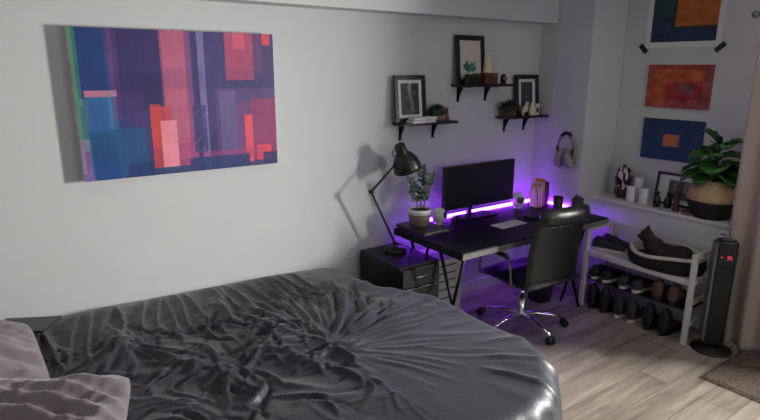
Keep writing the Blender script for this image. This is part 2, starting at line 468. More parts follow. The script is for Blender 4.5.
pillow('pillow', (-.21, 2.70, .735), (0, math.radians(11), math.radians(2)), .62, .72, .18, 1.5, 'plump mauve grey pillow at the head of the bed beside the closed tablet')
pillow('pillow', (.01, 2.07, .705), (math.radians(-2), math.radians(7), math.radians(-16)), .60, .66, .15, 4.2, 'flatter crumpled mauve pillow in the bottom left, overlapped by the plumper one')

tab = thing('tablet', 'closed black tablet in a cover lying on the duvet by the wall', 'tablet', (.055, 3.12, .645), math.radians(-8))
tab.rotation_euler = (math.radians(-4), math.radians(-1), math.radians(-30))
box('body', M_denim, tab, -.135, .135, -.10, .10, 0, .008, .003)
box('cover', M_plastic, tab, -.137, .137, -.102, .102, .009, .013, .002)

# ------------------------------------------------------------------ abstract canvas
CANV = thing('painting', 'large wide abstract canvas of blue, purple, pink and red blocks over the bed', 'painting', (.975, WY-.021, 1.70))
CW, CH = 1.10, .78
def over_(c, r, a): return tuple(c[i]*(1-a)+r[i]*a for i in range(3))
RECTS = [ # x0,x1,y0,y1 (0..1, y down), colour sRGB, alpha
 (0, 1, 0, 1, (64, 48, 108), 1), (0, .26, 0, 1, (18, 60, 122), 1), (.2, .48, 0, .55, (50, 36, 98), 1), (.05, .2, 0, .42, (16, 58, 118), .9),
 (0, .018, 0, .95, (96, 150, 110), 1), (.018, .035, 0, .5, (70, 130, 110), .8), (0, .06, .72, 1, (170, 112, 176), .75), (.02, .06, .45, .8, (120, 170, 140), .5),
 (.17, .235, 0, .6, (110, 60, 120), .55), (.19, .21, 0, 1, (130, 90, 150), .4), (.235, .32, .40, 1, (52, 50, 110), .7),
 (.06, .18, .44, .68, (52, 112, 176), .8), (.05, .21, .40, .445, (222, 128, 150), .95), (.16, .20, .40, .70, (90, 150, 190), .35),
 (.05, .34, .66, .98, (12, 88, 132), .75), (.06, .20, .86, 1, (20, 64, 140), .6), (.33, .46, .3, .5, (42, 30, 90), .8), (.22, .34, .40, .62, (70, 40, 110), .6),
 (.44, .60, 0, 1, (176, 84, 128), .85), (.45, .56, 0, .9, (206, 104, 130), .75), (.57, .61, 0, .5, (120, 70, 140), .6),
 (.59, .625, 0, 1, (48, 40, 100), .85), (.625, .66, 0, 1, (150, 132, 186), .75), (.66, .72, 0, .6, (58, 48, 116), .8),
 (.37, .47, .52, .98, (210, 64, 76), .9), (.37, .42, .5, .8, (222, 70, 60), .7), (.415, .50, .62, .97, (244, 148, 164), 1), (.50, .60, .78, .96, (170, 60, 120), .6),
 (.58, .65, .52, .86, (58, 50, 112), .8), (.70, 1, .4, .95, (110, 70, 134), .55), (.72, .80, .42, .9, (120, 110, 160), .5),
 (.76, .90, 0, .34, (196, 74, 108), .9), (.80, .86, 0, .12, (232, 92, 116), .7), (.9, .94, 0, .3, (130, 56, 110), .6), (.945, .985, 0, .085, (236, 70, 84), .95),
 (.88, 1, .48, .95, (164, 42, 92), .8), (.80, .88, .5, .9, (150, 60, 120), .5), (.84, .88, .60, .97, (242, 78, 96), .95), (.90, .97, .84, .96, (246, 70, 82), .95),
 (.62, .95, .86, .93, (176, 50, 110), .5), (.55, .86, .90, 1, (20, 44, 108), .9), (.34, .56, .95, 1, (22, 60, 110), .9), (.93, 1, .9, 1, (30, 32, 92), .9),
 (.24, .37, .9, 1, (20, 48, 110), .8), (.66, 1, .36, .40, (60, 52, 120), .35), (0, 1, .26, .40, (40, 40, 120), .12)]
def canvas_col(u, v):
    y = 1-v; x = 1.21*u/(1+.21*u)
    c = (60, 50, 110)
    for (x0, x1, y0, y1, q, a) in RECTS:
        if x0 <= x < x1 and y0 <= y < y1:
            c = over_(c, q, a*.92)
    if .57 < x < .66 and .55 < y < .86:          # pale diagonal scratches
        t = (x*3+y*1.6) % .16
        if t < .012 and (x+y*.7) % .06 < .045: c = over_(c, (190, 170, 200), .5)
    n = noise.noise(Vector((x*5, y*7, 1)))*8 + noise.noise(Vector((x*60, y*8, 1)))*5
    return rgb(*[max(0, min(255, (k+n)*.98)) for k in c])
MB().grid(lambda u, v: Vector(((u-.5)*CW, -.0412, (v-.5)*CH)), 200, 120, False, canvas_col).build('printed_front', M_print, CANV)
def side_col(u, v): return canvas_col(.001 if u < .5 else .97, v)
MB().box(-CW/2, CW/2, -.041, .02, -CH/2, CH/2).build('stretched_canvas', mat('canvas_side', rgb(196, 178, 196), .8, nscale=14, namt=.25), CANV)

# ------------------------------------------------------------------ wall shelves
def make_shelf(x0, x1, z, br, label, curve=False):
    t = thing('wall_shelf', label, 'shelf', ((x0+x1)/2, WY, z), 0, 'black wall shelves')
    cx = (x0+x1)/2
    box('board', M_black, t, x0-cx, x1-cx, -.15, -.002, -.018, 0, .003)
    for bx in br:
        b = MB(); x = bx-cx
        b.box(x-.011, x+.011, -.007, -.002, -.135, -.018)
        b.box(x-.011, x+.011, -.13, -.002, -.0225, -.018)
        n = 8
        for k in range(n):                       # triangular web following a curve
            y0 = -.05*(1-k/n)**1.6 if k < n else 0; y1 = -.05*(1-(k+1)/n)**1.6
            b.box(x-.004, x+.004, min(y0, y1)*.98-.006, -.006, -.022-.112*(k+1)/n, -.022-.112*k/n)
        b.build('bracket', M_blackm, t)
    return t
make_shelf(2.47, 2.99, 1.51, (2.545, 2.86), 'black wall shelf furthest left, carrying two books and a grassy plant')
make_shelf(3.03, 3.62, 1.775, (3.11, 3.41), 'highest black wall shelf, with the succulent print and red box')
make_shelf(3.54, 4.05, 1.51, (3.655, 3.90), 'black wall shelf furthest right, nearest the column')

def frame(name, label, loc, w, h, bw, mount, pw, ph, colfn, lean=.06, wallrot=0, fm=M_black, depth=.018, glass=True, group=None):
    t = thing(name, label, 'picture', loc, wallrot, group)
    K = R('X', -lean)
    f = MB()
    f.box(-w/2, w/2, -depth, 0, 0, bw, K); f.box(-w/2, w/2, -depth, 0, h-bw, h, K)
    f.box(-w/2, -w/2+bw, -depth, 0, bw, h-bw, K); f.box(w/2-bw, w/2, -depth, 0, bw, h-bw, K)
    f.build('frame', fm, t, bevel=.002)
    box('mount', mount, t, -w/2+bw, w/2-bw, -.006, -.001, bw, h-bw, 0, K)
    MB().grid(lambda u, v: K @ Vector(((u-.5)*pw, -.0075, h/2+(v-.5)*ph)), 56, 80, False, colfn).build('print', M_print, t)
    if glass: box('glass', M_glass, t, -w/2+bw, w/2-bw, -.0125, -.0105, bw, h-bw, 0, K)
    return t
def forest(u, v):
    n = noise.fractal(Vector((u*3, v*5, 2)), 1, 2, 4); s = max(0, 1-abs(u-.55-.08*math.sin(v*6))/.13)
    k = 40+60*max(0, n+.1) + 150*s*(.4+.6*v if v > .15 else .2)
    return rgb(min(230, k), min(232, k+2), min(226, k))
frame('picture_frame', 'black framed black and white picture on the left shelf behind two books', (2.60, 3.275, 1.511), .285, .335, .032, M_mat, .165, .225, forest, .1)
LEAVES = []
q = random.Random(4)
for i in range(34):
    a = q.uniform(-1.1, 1.1); LEAVES.append((.5+q.uniform(-.10, .10), .20, a, q.uniform(.24, .42), q.choice([(40, 120, 108), (28, 92, 84), (70, 150, 132), (52, 108, 90)])))
def succ(u, v):
    c = (214, 205, 196)
    if v < .12: c = (40, 44, 48) if .25 < u < .75 else (196, 188, 180)
    for (x, y, a, l, k) in LEAVES:
        dx, dy = u-x, (v-y)*1.25; s = dx*math.sin(a)+dy*math.cos(a); p = abs(dx*math.cos(a)-dy*math.sin(a))
        if 0 < s < l and p < .05*math.sin(PI*s/l)**.7: c = k
    return rgb(*c)
frame('picture_frame', 'black framed print of green succulent leaves on the top shelf', (3.185, 3.272, 1.776), .30, .365, .036, M_mat, .226, .29, succ, .1, glass=True)
def darkp(u, v):
    k = 44 + 26*noise.noise(Vector((u*4, v*4, 6))); d = math.hypot(u-.5, (v-.45)*1.3)
    k += 80*math.exp(-(d/.07)**2)
    return rgb(k, k+1, k+4)
frame('picture_frame', 'black framed dark charcoal print on the right shelf behind the mossy plant', (3.87, 3.277, 1.511), .29, .335, .036, M_mat, .145, .215, darkp, .1)

# books lying on left shelf
def book(w, d, h, cov, label, loc, rz, group, standing=False):
    t = thing('book', label, 'book', loc, rz, group)
    c = MB()
    if standing:      # spine faces -y
        c.box(-h/2, -h/2+.002, 0, w, 0, d); c.box(h/2-.002, h/2, 0, w, 0, d); c.box(-h/2, h/2, -.002, .001, 0, d)
        c.build('cover', cov, t, bevel=.0008)
        box('pages', M_paper, t, -h/2+.002, h/2-.002, .001, w-.004, .003, d-.004, 0)
    else:
        c.box(-w/2, w/2, -d/2, d/2, 0, .002); c.box(-w/2, w/2, -d/2, d/2, h-.002, h); c.box(-w/2, w/2, d/2-.002, d/2, 0, h)
        c.build('cover', cov, t, bevel=.0008)
        box('pages', M_paper, t, -w/2+.003, w/2-.003, -d/2+.003, d/2-.002, .002, h-.002, 0)
    return t
book(.22, .085, .021, mat('book_grey', rgb(168, 158, 150), .6, nscale=20, namt=.1), 'grey book at the bottom of the pair on the left shelf', (2.65, 3.21, 1.511), math.radians(2), 'books lying on the left shelf')
bk = book(.205, .08, .020, mat('book_cream', rgb(208, 200, 190), .6, nscale=20, namt=.1), 'cream book lying on top of the grey book, left shelf', (2.66, 3.208, 1.533), math.radians(-2), 'books lying on the left shelf')

def grass_pot(loc, r, pot_m, label, seed, gr=.085, h=.06):
    t = thing('potted_plant', label, 'plant', loc)
    MB().lathe([(r*.82, 0), (r, .01), (r, .055), (r*.92, .058), (r*.9, .045), (.001, .045)], 24, cap=False).build('pot', pot_m, t)
    q = random.Random(seed); g = MB()
    g.ell((0, 0, .065), (gr*.72, gr*.62, .035), 14, 8)
    for i in range(420):
        a = q.uniform(0, 2*PI); el = q.uniform(.05, 1.45); l = gr*q.uniform(.85, 1.05)
        d = Vector((math.cos(a)*math.cos(el), math.sin(a)*math.cos(el)*.55, math.sin(el)*.72))
        b = Vector((0, 0, .058)) + d*gr*.3; e = Vector((0, 0, .058)) + d*l
        s = Vector((-math.sin(a), math.cos(a), 0))*.0022
        g.add([b-s, b+s, e+s*.3+Vector((0, 0, -.004)), e-s*.3], [(0, 1, 2, 3)])
    g.build('foliage', M_moss, t)
    return t
grass_pot((2.835, 3.25, 1.511), .05, M_concrete, 'round grassy plant in a grey pot on the left shelf', 1, gr=.10)
grass_pot((3.61, 3.235, 1.511), .055, mat('brown_pot', rgb(84, 58, 46), .7, nscale=30), 'bushy mossy plant in a brown pot on the right shelf', 2, gr=.118)

# small figures on shelves
def figurine(name, label, loc, m, prof, extra=None, cat='figurine', group=None, rz=0):
    t = thing(name, label, cat, loc, rz, group)
    MB().lathe(prof, 20).build('body', m, t)
    if extra: extra(t)
    return t
M_terra = mat('terracotta_small', rgb(150, 88, 72), .6)
figurine('figurine', 'small terracotta figure at the right end of the left shelf', (2.935, 3.25, 1.511), M_terra,
         [(.016, 0), (.02, .01), (.015, .035), (.009, .045), (.013, .056), (.011, .068), (.003, .074)],
         lambda t: MB().ell((0, 0, .085), .012).build('head', M_terra, t))
# top shelf
t = thing('plant_box', 'black planter box in front of the succulent print, top shelf', 'planter', (3.17, 3.235, 1.776))
t.location = (3.155, 3.222, 1.776)
box('box', M_plastic, t, -.08, .08, -.016, .016, 0, .05, .003)
g = MB(); q = random.Random(9)
for i in range(60):
    x = q.uniform(-.075, .075); a = q.uniform(-.5, .5); l = q.uniform(.02, .05)
    g.tube([(x, 0, .045), (x+a*l*.6, -.004, .045+l*.6), (x+a*l, 0, .045+l)], [.003, .003, .0008], 5)
g.build('succulents', mat('dark_succulent', rgb(34, 44, 38), .6, nscale=60, namt=.3), t)
t = thing('wooden_box', 'dark red wooden box under the cream candle on the top shelf', 'box', (3.345, 3.235, 1.776))
box('box_body', M_redbox, t, -.07, .07, -.035, .035, 0, .068, .003); box('lid', M_redbox, t, -.073, .073, -.038, .038, .070, .085, .003)
box('clasp', M_brown, t, -.01, .01, -.042, -.0385, .055, .08, .001)
t = thing('pillar_candle', 'cream pillar candle standing on the dark red box', 'candle', (3.335, 3.235, 1.862))
MB().lathe([(.036, 0), (.038, .004), (.038, .045), (.034, .048), (.034, .118), (.028, .125), (.012, .121), (.001, .121)], 24).build('wax', M_cream, t)
MB().tube([(0, 0, .12), (.001, 0, .132)], .0015, 6).build('wick', M_tape, t)
figurine('candle_jar', 'small cream jar beside the red box on the top shelf', (3.448, 3.235, 1.776), M_cream, [(.014, 0), (.016, .004), (.016, .05), (.012, .055), (.012, .062), (.001, .064)],
         None, 'jar')
def clock_extra(t):
    MB().lathe([(.020, 0), (.018, .003), (.001, .003)], 20, R('X', PI/2) @ T(0, .038, .026)).build('dial', M_silver, t)
t = thing('table_clock', 'little round black clock at the right end of the top shelf', 'clock', (3.515, 3.235, 1.776))
MB().ell((0, 0, .040), (.030, .024, .040), 20, 12).build('case', M_plastic, t)
MB().lathe([(.020, 0), (.018, .003), (.001, .003)], 20, T(0, -.021, .042) @ R('X', PI/2)).build('dial', M_silver, t)
box('foot', M_plastic, t, -.02, .02, -.015, .015, 0, .006, .001)
# right shelf trinkets
M_card = mat('pale_card', rgb(206, 196, 184), .6, nscale=30, namt=.15)
def bird(label, loc, rz, m, s):
    t = thing('bird_figurine', label, 'figurine', loc, rz)
    b = MB(); b.ell((0, 0, .04*s), (.028*s, .018*s, .024*s), 14, 8, R('Y', -.5)); b.ell((.022*s, 0, .072*s), .014*s, 12, 8)
    b.tube([(-.015*s, 0, .034*s), (-.05*s, 0, .018*s)], [.012*s, .004*s], 8); b.tube([(.034*s, 0, .072*s), (.048*s, 0, .068*s)], [.005*s, .001], 6)
    b.build('body', m, t, remesh=.003*s)
    MB().tube([(0, 0, 0), (0, 0, .03*s)], .004*s, 6).build('leg', M_brown, t); MB().lathe([(.018*s, 0), (.018*s, .004*s)], 14).build('base', M_brown, t)
bird('pale bird shaped ornament in front of the charcoal print, right shelf', (3.785, 3.222, 1.511), .3, M_card, 1.35)
t = thing('photo_card', 'small tilted white card leaning among the right shelf ornaments', 'card', (3.745, 3.205, 1.514), .3)
box('card', M_paper, t, -.022, .022, -.001, .001, 0, .034, 0, R('Y', .5) @ R('X', -.2))
figurine('vase', 'cream bottle shaped vase on the right shelf', (3.872, 3.222, 1.511), M_cream,
         [(.024, 0), (.03, .01), (.032, .05), (.022, .078), (.012, .09), (.013, .105), (.009, .107)], None, 'vase')
t = thing('card_box', 'upright pale box with dark patch near the right shelf end', 'box', (3.94, 3.235, 1.511), -.12)
box('carton', M_card, t, -.024, .024, -.02, .02, 0, .095, .002); box('label_patch', M_brown, t, -.014, .014, -.0215, -.0205, .02, .06, 0)
figurine('figurine', 'tiny brown figure last on the right shelf', (3.99, 3.235, 1.511), M_brown, [(.011, 0), (.013, .008), (.008, .035), (.011, .045), (.008, .056), (.002, .06)], None)

# ------------------------------------------------------------------ desk
DX0, DX1, DY0, DY1, DZ = 2.43, 4.03, 2.50, 3.24, .74
desk = thing('desk', 'long black desk on crossed trestle legs against the wall', 'desk', (3.18, 2.87, 0))
ox, oy = -3.18, -2.87
box('desktop', M_desk, desk, DX0+ox, DX1+ox, DY0+oy+.002, DY1+oy, DZ-.05, DZ, .003)
box('front_edge_light_strip', M_desk_edge_lit, desk, DX0+ox+.004, DX1+ox-.004, DY0+oy-.001, DY0+oy+.0018, DZ-.046, DZ-.008, 0)
for x_ in (2.50, 3.80):
    for (ya, yb) in ((2.555, 2.72), (2.80, 2.56), (3.18, 2.98), (2.96, 3.16)):
        x = x_ + (.045 if ya > 2.9 else 0)
        MB().tube([(x+ox, ya+oy, DZ-.052), (x+ox+(.0 if ya < yb else .021), yb+oy, .008)], .0115, 10).build('leg', M_blackm, desk)
    box('leg_plate', M_blackm, desk, x_+ox-.02, x_+ox+.07, 2.53+oy, 3.20+oy, DZ-.058, DZ-.0505, .001)
box('rear_beam', M_blackm, desk, 2.52+ox, 3.80+ox, 3.0+oy, 3.03+oy, DZ-.085, DZ-.059, .002)
# LED strip
led = thing('led_strip', 'glowing violet light strip running behind the desk along the wall', 'light strip', (3.2, 3.28, .72))
lx, ly, lz = -3.2, -3.28, -.72
s = MB(); s.box(2.60+lx, 3.995+lx, 3.255+ly, 3.265+ly, .733+lz, .757+lz)
s.build('rear_strip', M_led, led)
s = MB(); s.box(4.044+lx, 4.052+lx, 2.90+ly, 3.25+ly, .733+lz, .752+lz); s.build('column_strip', M_led, led)
s = MB(); s.box(2.5+lx, 3.9+lx, 3.245+ly, 3.252+ly, .655+lz, .668+lz)
s.build('lower_strip', M_led_dim, led)
s = MB(); s.box(3.985+lx, 4.0+lx, 2.62+ly, 2.80+ly, .674+lz, .688+lz)
s.build('side_strip', mat('violet_led_side', (.3, .05, .6, 1), .4, emit=(.25, .03, 1, 1), estr=45), led)
s = MB(); s.box(2.60+lx, 3.995+lx, 3.2655+ly, 3.269+ly, .73+lz, .764+lz); s.build('backing', M_plastic, led)

# monitor
mo = thing('monitor', 'wide black computer monitor standing switched off on the desk', 'monitor', (3.245, 3.17, DZ))
box('housing', M_plastic, mo, -.385, .385, -.012, .03, .082, .425, .006)
box('screen', M_screen, mo, -.376, .376, -.0145, -.0118, .092, .417, .001)
box('neck', M_plastic, mo, -.115, -.075, .005, .035, .008, .25, .004); box('stand_base', M_plastic, mo, -.24, .12, -.10, .06, 0, .012, .005)
# the stand's neck is read at px 470: left of the centre
sp_l = [(.0, 0)]
def speaker(loc, rz, label, s=1.0):
    t = thing('speaker', label, 'speaker', loc, rz, 'white egg shaped speakers')
    MB().lathe([(.028*s, 0), (.03*s, .006*s), (.022*s, .012*s), (.018*s, .03*s)], 20).build('base', M_whitepl, t)
    K = R('X', -.15)
    MB().ell((0, 0, .065*s), (.050*s, .052*s, .058*s), 24, 16).build('body', M_whitepl, t)
    MB().lathe([(.024*s, 0), (.026*s, .004*s), (.018*s, .007*s), (.001, .005*s)], 24, T(0, -.049*s, .075*s) @ R('X', PI/2-.15)).build('speaker_cone', M_plastic, t)
    MB().tube([(.027*s*math.cos(a), 0, .027*s*math.sin(a)) for a in [2*PI*k/24 for k in range(24)]], .003*s, 6, closed=True)
    return t
speaker((2.775, 3.13, DZ), math.radians(25), 'white egg speaker at the left of the monitor behind the zz plant', 1.1)
speaker((3.675, 3.14, DZ), math.radians(-28), 'white egg speaker at the right of the monitor beside the books', 1.1)
# small black hub beside the stand
t = thing('media_box', 'small black stand with a knob below the left edge of the monitor', 'stand', (2.955, 3.12, DZ))
box('box', M_plastic, t, -.04, .04, -.03, .03, 0, .016, .004); MB().lathe([(.014, .016), (.02, .03), (.02, .042), (.012, .048), (.001, .048)], 18).build('knob', M_plastic, t)
t = thing('notepad', 'white notepad sheet lying on the desk in front of the monitor', 'paper', (3.215, 2.82, DZ+.0005), math.radians(2))
box('sheet', M_paper, t, -.14, .14, -.062, .062, 0, .004, .0005)
t = thing('keyboard', 'black keyboard on the desk partly hidden behind the chair', 'keyboard', (3.62, 2.86, DZ), math.radians(4))
box('case', M_plastic, t, -.15, .15, -.055, .055, 0, .016, .004)
kb = MB()
for r_ in range(4):
    for c_ in range(12): kb.box(-.142+c_*.0238, -.142+c_*.0238+.020, -.048+r_*.0245, -.048+r_*.0245+.020, .016, .021)
kb.build('keys', M_plastic, t)

# upright books and wire bookends
bx = 3.82
spec = [('book_ivory', (222, 206, 150), .022, .165, 'ivory spined book, leftmost of the upright books on the desk'),
        ('book_tan', (196, 160, 90), .014, .185, 'tan slim book between the ivory and amber ones on the desk'),
        ('book_white', (208, 200, 190), .016, .200, 'off white book beside the amber book, upright on the desk'),
        ('book_amber', (214, 132, 40), .026, .225, 'amber orange book, tallest of the upright books on the desk'),
        ('book_wine', (86, 34, 40), .022, .205, 'wine red book right of the amber one on the desk'),
        ('book_ink', (32, 26, 38), .030, .195, 'thick ink dark book, rightmost of the upright row on the desk')]
for (n_, c_, th, hh, lab) in spec:
    book(.085, hh+.015, th, mat(n_, rgb(*c_), .6, nscale=20, namt=.12), lab, (bx+th/2, 3.05, DZ), 0, 'books standing upright on the desk', True)
    bx += th+.0015
def bookend(x, sgn, label):
    t = thing('bookend', label, 'bookend', (x, 3.09, DZ), 0, 'wire bookends')
    MB().tube([(0, -.05, .003), (0, -.045, .10), (0, -.025, .17), (0, 0, .185), (0, .025, .17), (0, .045, .10), (0, .05, .003)], .0025, 8).build('wire_loop', M_blackm, t)
    box('foot_plate', M_blackm, t, -.001 if sgn > 0 else -.03, .03 if sgn > 0 else .001, -.055, .055, 0, .0018, 0)
bookend(3.812, -1, 'black wire bookend left of the upright desk books'); bookend(3.962, 1, 'black wire bookend right of the upright desk books')
# cups
t = thing('tumbler', 'plain black tumbler on the desk between books and brush pot', 'cup', (3.845, 2.86, DZ))
MB().lathe([(.035, 0), (.037, .003), (.040, .13), (.037, .13), (.033, .008), (.001, .006)], 28, cap=False).build('cup', M_plastic, t)
t = thing('pen_pot', 'dark ribbed pot packed with pens at the right end of the desk', 'pot', (3.925, 2.73, DZ))
MB().lathe([(.040, 0), (.043, .003), (.045, .04), (.043, .048), (.045, .08), (.045, .13), (.042, .13), (.038, .01), (.001, .008)], 28, cap=False).build('pot', mat('dark_clay', rgb(60, 50, 56), .7, nscale=50, namt=.2), t)
q = random.Random(3)
for i in range(9):
    a = q.uniform(0, 6.28); r0 = q.uniform(0, .02); r1 = r0+.012
    MB().tube([(r0*math.cos(a), r0*math.sin(a), .01), (r1*math.cos(a), r1*math.sin(a), q.uniform(.135, .162))], .0042, 7).build('pen', mat('pen_%d' % (i % 3), [rgb(50, 44, 52), rgb(90, 78, 80), rgb(30, 28, 34)][i % 3], .5), t)

# black laptop + cable box at left end
t = thing('laptop', 'closed black laptop under the potted zz plant on the desk corner', 'laptop', (2.555, 3.06, DZ+.012), 0)
box('body', M_plastic, t, -.118, .118, -.165, .165, 0, .016, .005); box('lid', mat('laptop_lid', rgb(44, 40, 42), .35), t, -.118, .118, -.165, .165, .017, .026, .004)
for (a, b) in ((-.1, -.14), (.1, -.14), (-.1, .14), (.1, .14)): MB().lathe([(.009, -.0115), (.009, 0)], 12, T(a, b, 0)).build('foot', M_rubber, t)
zz = thing('zz_plant', 'leggy zz plant in a white rimmed taupe pot on the laptop', 'plant', (2.545, 3.08, DZ+.0385))
zz.scale = (.9, .9, .93)
MB().lathe([(.062, 0), (.074, .008), (.085, .05), (.090, .098)], 32, cap=True).build('pot', M_taupe, zz)
MB().lathe([(.090, .098), (.0925, .099), (.0935, .137), (.086, .139), (.084, .125), (.083, .100), (.06, .099)], 32, cap=False).build('rim', M_ceramic, zz)
MB().lathe([(.001, .126), (.083, .124)], 24, cap=False).build('soil', M_soil, zz)
def zz_stem(bx_, by_, tipx, tipy, h, n, seed, gap=1):
    q = random.Random(seed); P = []
    for k in range(13):
        s = k/12; P.append(Vector((bx_+(tipx-bx_)*s**1.4, by_+(tipy-by_)*s**1.4, .12+h*s)))
    st = MB().tube(P, [.0052*(1-.6*k/12) for k in range(13)], 7).build('stem', M_stem, zz)
    for i in range(n):
        s = .30+.68*i/(n-1); k = min(11, int(s*12)); p = P[k].lerp(P[k+1], s*12-k)
        for sd in (-1, 1):
            if q.random() < .06: continue
            l = (.064-.02*abs(s-.55))*q.uniform(.85, 1.1); w_ = l*.26
            az = q.uniform(-.35, .35); d = Vector((sd*math.cos(az), math.sin(az)*1.0, .62+q.uniform(-.1, .2))).normalized()
            sid = d.cross(Vector((0, -1, .3))).normalized()
            m = MB(); nv = 8
            def lf(u, v):
                wd = w_*math.sin(PI*min(1, u*.94+.05))**.75
                return p + d*l*u + sid*(v-.5)*2*wd + Vector((0, 0, -.006*u*u)) + Vector((0, .003, 0))*abs(v-.5)*2
            m.grid(lf, nv, 4); m.build('leaf', M_leaf, zz, solid=.0012)
zz_stem(-.02, 0, -.085, .01, .25, 7, 1); zz_stem(.02, .01, .045, .03, .33, 8, 2); zz_stem(.03, -.01, .095, -.02, .27, 7, 3)

# ------------------------------------------------------------------ drawer cabinet + lamp
CBX0, CBX1, CBY0, CBY1, CBZ = 2.17, 2.515, 2.80, 3.30, .60
cab = thing('drawer_cabinet', 'low black drawer cabinet with chrome handles between bed and desk', 'cabinet', ((CBX0+CBX1)/2, 3.05, 0))
cx, cy = -(CBX0+CBX1)/2, -3.05
bm_ = MB(); bm_.box(CBX0+cx, CBX1+cx, CBY0+.02+cy, CBY1+cy, .03, CBZ)
bm_.build('body', M_black, cab, bevel=.004)
box('plinth', M_black, cab, CBX0+cx+.02, CBX1+cx-.02, CBY0+.05+cy, CBY1+cy-.02, 0, .03, 0)
for k in range(4):
    z1 = CBZ-.022-k*.138; z0 = z1-.130
    d = box('drawer', M_black, cab, CBX0+cx+.012, CBX1+cx-.012, CBY0+cy, CBY0+cy+.019, z0, z1, .003)
    hz = (z0+z1)/2+.01
    MB().tube([(-.055, CBY0+cy, hz), (-.055, CBY0+cy-.02, hz), (.055, CBY0+cy-.02, hz), (.055, CBY0+cy, hz)], .0042, 8).build('handle', M_chrome, d)
lamp = thing('desk_lamp', 'graphite jointed desk lamp on the black drawer cabinet', 'lamp', (2.375, 3.15, CBZ+.001))
def lp(x, y, z): return (x-2.375, y-3.15, z-CBZ)
MB().lathe([(.085, 0), (.088, .006), (.085, .018), (.03, .024), (.012, .03), (.012, .05), (.001, .05)], 36).build('base', M_grey_lamp, lamp)
elb = Vector(lp(2.16, 3.145, 1.065)); sh = Vector(lp(2.405, 3.125, 1.285))
b_ = Vector((0, 0, .055))
ar = MB()
off = Vector((0, .007, 0))
for sg in (-1, 1): ar.tube([b_+off*sg, elb+off*sg], .0042, 8)
ar.build('lower_arm', M_grey_lamp, lamp)
ar = MB()
for sg in (-1, 1): ar.tube([elb+off*sg+Vector((0, 0, 0)), sh+off*sg], .0042, 8)
ar.build('upper_arm', M_grey_lamp, lamp)
MB().tube([elb-Vector((0, .014, 0)), elb+Vector((0, .014, 0))], .015, 14).build('joint', M_grey_lamp, lamp)
MB().tube([b_-Vector((0, .013, 0)), b_+Vector((0, .013, 0))], .012, 14).build('joint', M_grey_lamp, lamp)
sp_ = MB(); pts = []
for k in range(120):
    s = k/119; p = b_.lerp(elb, .08+.22*s)
    pts.append(p+Vector((.006*math.cos(s*90)+.008, .006*math.sin(s*90), 0)))
sp_.tube(pts, .0011, 5).build('spring', M_chrome, lamp)
# shade: bell, opening down, axis slightly tilted
K = T(sh.x+.012, sh.y, sh.z+.02) @ R('Y', math.radians(-24)) @ Matrix.Scale(1.1, 4)
shade = MB().lathe([(.026, .075), (.034, .07), (.037, .02), (.040, .012), (.058, -.005), (.082, -.045), (.092, -.09), (.094, -.105), (.0915, -.105), (.089, -.09), (.079, -.045), (.055, -.008), (.03, .0), (.001, .0)], 36, K, cap=False)
shade.add(*(lambda M_: ([K @ Vector((.026*math.cos(2*PI*k/36), .026*math.sin(2*PI*k/36), .075)) for k in range(36)], [tuple(range(36))]))(0))
so = shade.build('lamp_shade', M_grey_lamp, lamp)
MB().tube([K @ Vector((-.036, 0, .055)), K @ Vector((-.062, 0, .06)), K @ Vector((-.068, 0, .03)), K @ Vector((-.045, 0, .01))], .004, 8).build('bracket', M_grey_lamp, lamp)
MB().ell(tuple(K @ Vector((0, 0, -.045))), .028, 16, 10).build('bulb', M_ceramic, lamp)

# white slotted drawer unit under the desk
t = thing('letter_tray', 'white file unit with dark slots under the left of the desk', 'file unit', (2.735, 3.12, 0))
u = MB(); u.box(-.15, .15, -.15, .15, 0, .51); u.build('case', M_white, t, bevel=.004)
for z in (.46, .40, .34, .27, .20, .13): box('slot', M_tape, t, -.11, .09, -.1515, -.149, z, z+.009, 0)

# waste bin
t = thing('waste_bin', 'dark round waste bin on the floor under the desk behind the chair', 'bin', (3.70, 2.86, 0))
MB().lathe([(.09, 0), (.095, .004), (.12, .27), (.123, .272), (.123, .28), (.117, .28), (.092, .008), (.001, .006)], 32, cap=False).build('bucket', mat('bin_mesh', rgb(34, 32, 36), .5, nscale=120, namt=.3), t)
MB().tube([(.121*math.cos(2*PI*k/32), .121*math.sin(2*PI*k/32), .278) for k in range(32)], .004, 8, closed=True).build('rim', M_blackm, t)

# ------------------------------------------------------------------ office chair
ch = thing('office_chair', 'black leather office chair with chrome star base at the desk', 'chair', (3.16, 2.60, 0), math.radians(-4))
ctr = [math.radians(a) for a in (-100, -36, 38, 108, 182)]
for a in ctr:
    c_, s_ = math.cos(a), math.sin(a)
    a2 = a+math.radians(4)
    c_, s_ = math.cos(a2), math.sin(a2)
    arm = MB().tube([(c_*.02, s_*.02, .105), (c_*.12, s_*.12, .112), (c_*.24, s_*.24, .095), (c_*.325, s_*.325, .066)], [.024, .020, .016, .013], 10, flat=.6).build('base_arm', M_chrome, ch)
    w_ = MB()
    P_ = Vector((c_*.33, s_*.33, .03)); tx = Vector((-s_, c_, 0))
    for sg in (-1, 1):
        w_.tube([P_+tx*sg*.008, P_+tx*sg*.026], .029, 16)
    w_.tube([P_-tx*.008, P_+tx*.008], .012, 10)
    w_.tube([P_, P_+Vector((0, 0, .036))], .008, 8)
    w_.build('caster', M_rubber, ch)
MB().lathe([(.03, .085), (.034, .095), (.034, .14), (.028, .15), (.028, .25), (.018, .252), (.018, .37), (.03, .372), (.03, .385)], 20).build('gas_column', M_chrome, ch)
box('tilt_mechanism', M_plastic, ch, -.09, .09, -.12, .12, .375, .41, .01)
